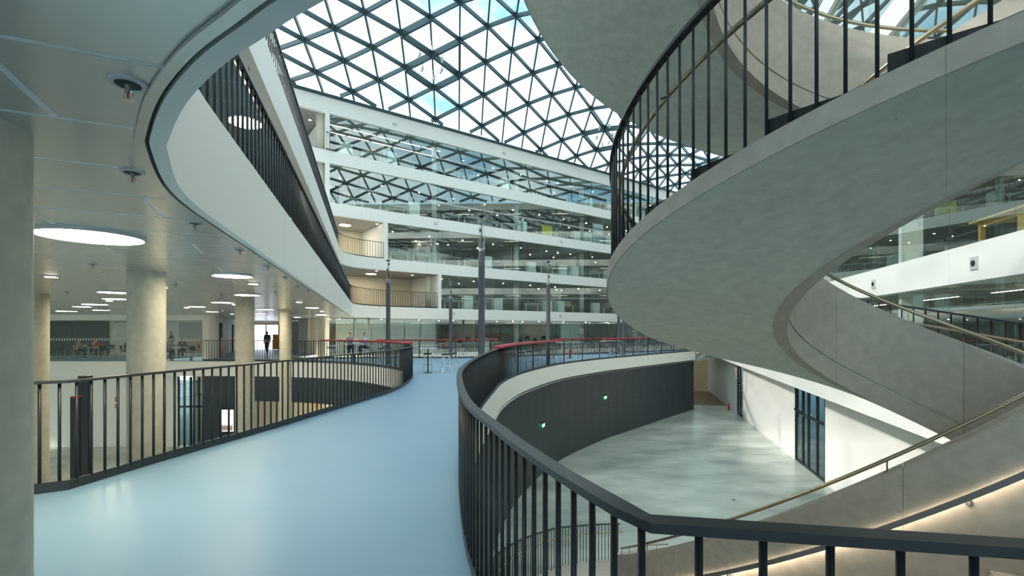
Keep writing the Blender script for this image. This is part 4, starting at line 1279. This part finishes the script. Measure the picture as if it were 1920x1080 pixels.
for x, y in ((-10.9, 29.0), (-7.3, 28.6), (-6.3, 27.6), (-5.6, 26.3), (-7.4, 27.4)):
    n += 1
    place('stool', make_stool, (x, y, 0), random.uniform(0, 1.5), 'dark bar stool behind the railing near the seated men, %s of that cluster' % nth(n))
def high_table(x, y, label, L=1.4, rz=0.0):
    t = thing('high_table', label, 'table', (x, y, 0), rz, 'high tables on the blue ring')
    MB().box((0, 0, 1.045), (L, 0.6, 0.03)).put('table_top', 'light_grey', t)
    MB().box((0, 0, 0.52), (0.06, 0.06, 1.02)).put('pedestal', 'dark_metal', t)
    MB().box((0, 0, 0.012), (0.34, 0.3, 0.02)).put('foot_plate', 'dark_metal', t)
p = at(780, 700, 0.0); high_table(-3.6, 20.7, 'high table standing just past the end of the curved railing', 0.7, 0.2)
for i, (dx, dy) in enumerate(((-0.15, 0.75), (0.75, 0.25), (0.95, 0.95))):
    place('stool', make_stool, (-3.6 + dx, 20.7 + dy, 0), 0.3 * i, 'dark bar stool at the high table past the end of the railing, %s of three' % nth(i + 1))
high_table(-9.0, 27.45, 'high table of the two seated men', 1.3, 0.15)
for i, px in enumerate((1060, 1140)):
    p = at(px, z=0, Y=31.6 + 4.2 * i); high_table(p.x + 0.3, 31.6 + 4.2 * i, 'long high table on the ring beyond the lower hall, %s one' % ('nearer', 'farther')[i], 2.2, 0.75)

# ------------------------------------------------------------------ people
def skin_part(name, pts, edges, radii, material, parent, root=0):
    m = bpy.data.meshes.new(name)
    m.from_pydata([tuple(p) for p in pts], edges, [])
    m.materials.append(MATS[material])
    o = bpy.data.objects.new(name, m); COL.objects.link(o); o.parent = parent
    md = o.modifiers.new('skin', 'SKIN'); md.use_smooth_shade = True
    if not m.skin_vertices: pass
    for i, sv in enumerate(m.skin_vertices[0].data):
        r = radii[i]; sv.radius = r if isinstance(r, tuple) else (r, r)
        sv.use_root = (i == root)
    sb = o.modifiers.new('subdivision', 'SUBSURF'); sb.levels = 1; sb.render_levels = 1
    return o
def person(label, loc, rz, pose, shirt, hair, group=None, trousers='trousers'):
    """one figure facing local -Y; pose: stand, walk, sit (high stool) or chair"""
    t = thing('person', label, 'person', loc, rz, group)
    seat = {'sit': 0.84, 'chair': 0.48}.get(pose, 0.90)
    lean = -0.14 if pose in ('sit', 'chair') else 0.0
    hip = Vector((0, 0.0, seat + 0.07)); waist = hip + Vector((0, lean * 0.25, 0.16)); chest = hip + Vector((0, lean * 0.7, 0.36)); neck = hip + Vector((0, lean, 0.52))
    head = neck + Vector((0, -0.03, 0.14)); crown = neck + Vector((0, -0.01, 0.23))
    sh = [neck + Vector((s * 0.17, 0.01, -0.05)) for s in (-1, 1)]
    if pose in ('sit', 'chair'):
        el = [sh[0] + Vector((-0.05, -0.12, -0.25)), sh[1] + Vector((0.05, -0.12, -0.25))]
        wr = [el[0] + Vector((0.08, -0.22, 0.10)), el[1] + Vector((-0.10, -0.18, 0.17))]
        kn = [hip + Vector((s * 0.11, -0.42, -0.03)) for s in (-1, 1)]
        an = [k + Vector((0, 0.05, -min(0.42, k.z - 0.09))) for k in kn]
    elif pose == 'walk':
        el = [sh[0] + Vector((-0.06, 0.08, -0.27)), sh[1] + Vector((0.06, -0.06, -0.27))]
        wr = [el[0] + Vector((0, -0.06, -0.24)), el[1] + Vector((0, -0.14, -0.2))]
        kn = [hip + Vector((-0.1, 0.05, -0.44)), hip + Vector((0.1, -0.16, -0.42))]
        an = [Vector((-0.1, 0.26, 0.12)), Vector((0.1, -0.22, 0.09))]
    else:
        el = [sh[0] + Vector((-0.07, 0.03, -0.27)), sh[1] + Vector((0.07, 0.03, -0.27))]
        wr = [el[0] + Vector((0.06, -0.18, -0.12)), el[1] + Vector((-0.02, -0.06, -0.24))]
        kn = [Vector((s * 0.1, -0.02, 0.49)) for s in (-1, 1)]; an = [Vector((s * 0.1, 0, 0.09)) for s in (-1, 1)]
    # body: pelvis, spine, neck, head, arms with five-fingered hands, legs, in one surface
    P = [hip, waist, chest, neck, neck + Vector((0, -0.01, 0.06)), head, crown]
    E_ = [(0, 1), (1, 2), (2, 3), (3, 4), (4, 5), (5, 6)]
    R = [(0.13, 0.10), (0.12, 0.09), (0.14, 0.10), 0.055, 0.05, (0.075, 0.09), 0.05]
    for s in range(2):
        b = len(P); P += [sh[s], el[s], wr[s]]; R += [0.055, 0.042, 0.028]; E_ += [(2, b), (b, b + 1), (b + 1, b + 2)]
        d = (wr[s] - el[s]).normalized(); palm = wr[s] + d * 0.07
        P.append(palm); R.append((0.035, 0.018)); E_.append((b + 2, b + 3)); pb = b + 3
        side = d.cross(Vector((0, 0, 1))).normalized()
        for i, (o_, ln) in enumerate(((-0.03, 0.065), (-0.01, 0.08), (0.01, 0.075), (0.03, 0.055))):
            P.append(palm + side * o_ + d * ln + Vector((0, 0, -0.015))); R.append(0.009); E_.append((pb, len(P) - 1))
        P.append(wr[s] + d * 0.04 + side * 0.055); R.append(0.010); E_.append((b + 2, len(P) - 1))
        b = len(P); P += [hip + Vector(((-1, 1)[s] * 0.1, 0, -0.04)), kn[s], an[s]]; R += [0.085, 0.055, 0.038]; E_ += [(0, b), (b, b + 1), (b + 1, b + 2)]
    skin_part('body', P, E_, R, 'skin', t)
    shp = [hip + Vector((0, 0, 0.02)), waist, chest, neck + Vector((0, 0, -0.03))]
    she = [(0, 1), (1, 2), (2, 3)]; shr = [(0.155, 0.125), (0.145, 0.115), (0.165, 0.125), 0.075]
    for s in range(2):
        b = len(shp); shp += [sh[s], el[s], el[s].lerp(wr[s], 0.35 if 'blue' in shirt or 'grey' in shirt else 0.9)]; shr += [0.073, 0.058, 0.050]; she += [(2, b), (b, b + 1), (b + 1, b + 2)]
    skin_part('shirt', shp, she, shr, shirt, t)
    trp = [hip + Vector((0, 0, 0.03)), hip + Vector((0, 0, -0.02))]; tre = [(0, 1)]; trr = [(0.145, 0.12), (0.15, 0.12)]
    for s in range(2):
        b = len(trp); trp += [hip + Vector(((-1, 1)[s] * 0.1, -0.01, -0.04)), kn[s], an[s] + Vector((0, 0, 0.02))]; trr += [0.10, 0.072, 0.055]; tre += [(1, b), (b, b + 1), (b + 1, b + 2)]
    skin_part('trousers', trp, tre, trr, trousers, t)
    for s in range(2):
        a = an[s]
        skin_part('shoe', [a + Vector((0, 0.05, -0.045)), a + Vector((0, -0.06, -0.052)), a + Vector((0, -0.16, -0.058))], [(0, 1), (1, 2)], [(0.045, 0.038), (0.046, 0.033), (0.04, 0.026)], 'shoe', t)
    skin_part('hair', [head + Vector((0, 0.035, 0.0)), head + Vector((0, 0.03, 0.07)), head + Vector((0, -0.03, 0.10))], [(0, 1), (1, 2)], [(0.078, 0.055), (0.086, 0.075), (0.065, 0.045)], hair, t)
    for s in (-1, 1):
        MB().lathe([(0.002, -0.012), (0.012, 0.0), (0.002, 0.012)], 8, head + Vector((s * 0.03, -0.083, 0.02))).put('eye', 'black_plastic', t)
        MB().box(head + Vector((s * 0.078, 0.0, 0.0)), (0.016, 0.03, 0.055)).put('ear', 'skin', t)
    MB().rod(head + Vector((0, -0.085, 0.02)), head + Vector((0, -0.105, -0.02)), 0.008, 6, 0.014).put('nose', 'skin', t)
    MB().box(head + Vector((0, -0.088, -0.05)), (0.04, 0.012, 0.008)).put('mouth', 'shirt_red', t)
    return t
def stool_under(x, y, label): place('stool', make_stool, (x, y, 0), 0.4, label)
person('seated man in a grey-blue shirt at the high table, facing out over the opening', (-9.42, 28.1, 0), 0.45, 'sit', 'shirt_grey', 'hair_brown')
stool_under(-9.42, 28.1, 'dark bar stool under the seated man in the grey-blue shirt')
person('seated man in a pale blue shirt resting his chin on his hand', (-8.5, 28.3, 0), -0.9, 'sit', 'shirt_blue', 'hair_brown')
stool_under(-8.5, 28.3, 'dark bar stool under the seated man in the pale blue shirt')
t = thing('laptop', 'open laptop with a white lid on the high table of the seated men', 'laptop', (-8.85, 27.42, 1.061), 0.3)
MB().box((0, 0, 0.009), (0.34, 0.24, 0.016)).put('keyboard_base', 'light_grey', t)
MB().strip([[(-0.17, 0.115, 0.018), (0.17, 0.115, 0.018), (0.17, 0.125, 0.018), (-0.17, 0.125, 0.018)], [(-0.17, 0.18, 0.24), (0.17, 0.18, 0.24), (0.17, 0.19, 0.24), (-0.17, 0.19, 0.24)]]).put('lid', 'white_plastic', t)
p = at(501, z=0, Y=36.5)
person('person in dark clothes with a red scarf walking down the gallery corridor', (p.x, 36.5, 0), 0.1, 'walk', 'shirt_slate', 'hair_dark')
p = at(321, z=0, Y=33.8)
person('standing person in a dark slate jumper at the front of the classroom', (p.x, 33.8, 0), -0.6, 'stand', 'shirt_slate', 'hair_dark')
cls = [(143, 32.0, 'shirt_tan', 'seated person in a tan top in the classroom, backed by the dark curtain', 2.4), (175, 31.4, 'shirt_red', 'seated person in a red top in the classroom', 3.1),
       (234, 31.6, 'shirt_slate', 'seated person in dark clothes beside the concrete column in the classroom', 2.0), (313, 30.9, 'shirt_lilac', 'seated person in a lilac top in the classroom', 3.0),
       (344, 32.2, 'shirt_slate', 'seated person with brown hair in dark clothes facing us in the classroom', 0.2)]
def make_class_chair():
    t = thing('classroom_chair', 'chair', 'chair', group='dark classroom chairs')
    MB().box((0, 0, 0.445), (0.44, 0.42, 0.03)).put('seat', 'black_plastic', t)
    MB().box((0, 0.21, 0.70), (0.42, 0.03, 0.28)).put('backrest', 'black_plastic', t)
    for s in (-1, 1):
        MB().rod((0.2 * s, -0.19, 0.43), (0.2 * s, -0.21, 0.004), 0.012).put('leg', 'chrome', t)
        MB().rod((0.2 * s, 0.22, 0.80), (0.2 * s, 0.21, 0.004), 0.012).put('leg', 'chrome', t)
    return t
def make_class_table():
    t = thing('classroom_table', 'table', 'table', group='white classroom tables')
    MB().box((0, 0, 0.735), (1.4, 0.7, 0.03)).put('table_top', 'desk_white', t)
    for x in (-0.64, 0.64):
        for y in (-0.3, 0.3): MB().box((x, y, 0.362), (0.04, 0.04, 0.716)).put('leg', 'light_grey', t)
    return t
for i, (px, Y, sh_, lb, rz) in enumerate(cls):
    p = at(px, z=0, Y=Y)
    person(lb, (p.x, Y, 0), rz, 'chair', sh_, 'hair_brown' if i % 2 else 'hair_dark')
    place('class_chair', make_class_chair, (p.x, Y, 0), rz, 'dark classroom chair under the %s' % lb.split(' in the classroom')[0].replace(' beside the concrete column', ''))
for i, (px, Y) in enumerate(((205, 32.6), (196, 30.2), (262, 31.8), (290, 33.0), (356, 30.4), (366, 33.4), (110, 30.6))):
    p = at(px, z=0, Y=Y); place('class_chair', make_class_chair, (p.x, Y, 0), i * 1.1, 'empty dark classroom chair, %s counted from the dark curtain' % nth(i + 1))
for i, (px, Y) in enumerate(((188, 30.9), (160, 33.2), (248, 33.0), (334, 31.4), (300, 31.9))):
    p = at(px, z=0, Y=Y); place('class_table', make_class_table, (p.x, Y + 0.1, 0), 0.1 * i - 0.2, 'white classroom table, %s counted from the dark curtain' % nth(i + 1))
t = thing('projection_screen', 'white projection screen on the classroom back wall', 'screen', (-28.0, 35.555, 1.0))
MB().box((0, 0, 0.7), (2.2, 0.03, 1.35)).put('fabric', 'white_plastic', t); MB().box((0, 0, 1.42), (2.3, 0.08, 0.09)).put('casing', 'light_grey', t)
t = thing('whiteboard', 'pale whiteboard above a cream panel in the classroom', 'whiteboard', (-23.2, 35.58, 1.0))
MB().box((0, 0, 0.75), (2.6, 0.03, 1.3)).put('board', 'light_grey', t); MB().box((0, -0.01, -0.4), (2.6, 0.03, 0.9)).put('lower_panel', 'beige_wood', t)
for i in range(8):
    x = -32.4 + (i % 4) * 3.6; y = 30.6 + (i // 4) * 2.8
    strip_lamp(x, y, ZC + 0.009, 0, 2.4, 'linear lamp in the classroom, %s row, %s from the dark curtain' % (('front', 'back')[i // 4], nth(i % 4 + 1)), 'linear lamps of the classroom')

# ------------------------------------------------------------------ signs, extinguishers, screens
def exit_sign(px, py, label):
    # stands out from the dark wall, found along the sight line
    best = None
    wp = offset(dark_path, 0.12)
    for a, b in zip(wp, wp[1:]):
        for i in range(8):
            p = a.lerp(b, i / 8)
            if p.y > 1 and (best is None or abs(960 + FPX * p.x / p.y - px) < best[0]) and p.y > 14: best = (abs(960 + FPX * p.x / p.y - px), p, (b - a).normalized())
    _, p, d = best
    z = EYE + (HOR - py) / FPX * p.y
    t = thing('exit_sign', label, 'exit sign', (p.x, p.y, z), math.atan2(d.y, d.x), 'green exit signs on the dark wall')
    MB().box((0, -0.06, 0.13), (0.36, 0.12, 0.05)).put('housing', 'black_plastic', t)
    s = MB().box((0, -0.07, 0.0), (0.36, 0.03, 0.18)).put('sign_plate', 'sign_green', t)
    MB().box((0.10, -0.088, 0), (0.035, 0.006, 0.12)).put('arrow_stem', 'sign_white', s)
    MB().strip([[(0.05, -0.091, 0.0), (0.15, -0.091, 0.0), (0.15, -0.086, 0.0), (0.05, -0.086, 0.0)], [(0.098, -0.091, 0.065), (0.102, -0.091, 0.065), (0.102, -0.086, 0.065), (0.098, -0.086, 0.065)]]).put('arrow_head', 'sign_white', s)
    MB().box((-0.09, -0.088, 0.0), (0.09, 0.006, 0.14)).put('door_symbol', 'sign_white', s)
    MB().box((-0.085, -0.093, 0.0), (0.03, 0.006, 0.10)).put('figure_symbol', 'sign_green', s)
exit_sign(1016, 797, 'green exit sign on the dark curved wall, nearer of the two')
exit_sign(1133, 745, 'green exit sign on the dark curved wall, farther of the two')
def extinguisher(x, y, z, label):
    t = thing('fire_extinguisher', label, 'fire extinguisher', (x, y, z), 0, 'red fire extinguishers')
    MB().lathe([(0.07, 0.0), (0.08, 0.02), (0.08, 0.45), (0.05, 0.52), (0.025, 0.55)], 14).put('cylinder', 'red_paint', t, True)
    MB().box((0, 0, 0.585), (0.04, 0.14, 0.07)).put('valve', 'black_plastic', t)
    MB().tube([(0, 0.06, 0.57), (0.05, 0.11, 0.45), (0.05, 0.10, 0.2)], 0.012, 6).put('hose', 'black_plastic', t)
extinguisher(RL(42.6).x - 0.35, 42.6, LOW, 'red fire extinguisher standing at the white wall by the corridor mouth')
p = at(1068, z=0, Y=34.6); extinguisher(p.x, 34.6, 0.0, 'red fire extinguisher on the ring beyond the lower hall')
t = thing('info_screen', 'tall lit information screen on the grey lower level wall', 'screen', (at(427, z=0, Y=28.7).x, 28.72, LOW + 0.9))
MB().box((0, 0.03, 0.75), (0.86, 0.06, 1.45)).put('casing', 'black_plastic', t); MB().box((-0.03, -0.004, 0.76), (0.72, 0.01, 1.28)).put('display', 'screen_pane_glow', t)
MB().box((-0.03, -0.010, 0.33), (0.66, 0.004, 0.32)).put('picture', 'poster_pink', t)
MB().box((-0.1, -0.010, 1.18), (0.5, 0.004, 0.03)).put('text_line', 'poster_blue', t)
t = thing('notice', 'small red and grey notice lettering on the cream corridor wall', 'sign', (-19.4, 45.57, 1.62), 0)
MB().box((0, 0, 0.1), (0.22, 0.01, 0.2)).put('emblem', 'red_paint', t); MB().box((0.5, 0, 0.1), (0.6, 0.01, 0.06)).put('text_line', 'light_grey', t); MB().box((0.4, 0, -0.12), (1.0, 0.01, 0.05)).put('text_line', 'light_grey', t)
for i, z in enumerate((-2.35, -2.75)):
    t = thing('wall_sign', 'small red fire safety sign on the white lower wall, %s of two' % ('upper', 'lower')[i], 'sign', (at(217, z=0, Y=29.1).x, 29.19, z), 0)
    MB().box((0, 0, 0), (0.24, 0.015, 0.24)).put('plate', 'red_paint', t); MB().box((0, -0.010, 0), (0.1, 0.006, 0.14)).put('symbol', 'white_plastic', t)
for i, (px, w_, top_) in enumerate(((142, 0.08, 745), (160, 0.17, 707))):
    Y = 7.3 + 0.9 * i
    p = at(px, z=0, Y=Y); zt = EYE + (HOR - top_) / FPX * Y
    t = thing('banner_pole', ('slim dark post with a red tip beyond the railing', 'broad dark post beyond the railing')[i], 'post', (p.x, Y, LOW))
    MB().box((0, 0, (zt - LOW) / 2), (w_, 0.10, zt - LOW)).put('shaft', 'dark_metal', t)
    MB().box((0, 0, zt - LOW + 0.012), (w_, 0.10, 0.02)).put('tip', ('red_paint', 'dark_rail')[i], t)
# hanging spotlights at the opened roof vents
n = 0
for (i, j) in ((0, -1), (3, 4)):
    for di, dj, s in ((0.35, -0.0, 1), (-0.35, 0.0, 1), (0.0, 0.35, 1), (0, -0.4, 1), (0.45, -0.45, 1), (-0.4, 0.4, 1)):
        p = roof_pt(i + di, j + dj); n += 1
        t = thing('roof_spotlight', 'small spotlight on a thin rod under the %s roof vent, %s of six' % (('nearer', 'farther')[i > 1], nth((n - 1) % 6 + 1)), 'spotlight', (p.x, p.y, p.z - 0.42), n, 'spotlights under the roof vents')
        MB().rod((0, 0, 0.42), (0, 0, -0.35), 0.018, 6).put('rod', 'pole_metal', t)
        MB().rod((0, 0, -0.3), (0.12, 0.05, -0.62), 0.10, 8, 0.07).put('lamp_head', 'light_grey', t)
        MB().rod((0, 0, -0.1), (0.5, 0.3, -1.0), 0.014, 5).put('cable', 'pole_metal', t)
# floor socket lids on the lower hall floor
for i, (px, py) in enumerate(((1376, 937), (1500, 833))):
    p = at(px, py, LOW)
    t = thing('floor_socket', 'small dark socket lid in the grey lower hall floor, %s one' % ('nearer', 'farther')[i], 'floor socket', (p.x, p.y, LOW))
    MB().lathe([(0.09, 0.0), (0.09, 0.006)], 14).put('lid', 'grey_metal', t); MB().box((0, 0, 0.009), (0.08, 0.02, 0.006)).put('handle', 'dark_metal', t)
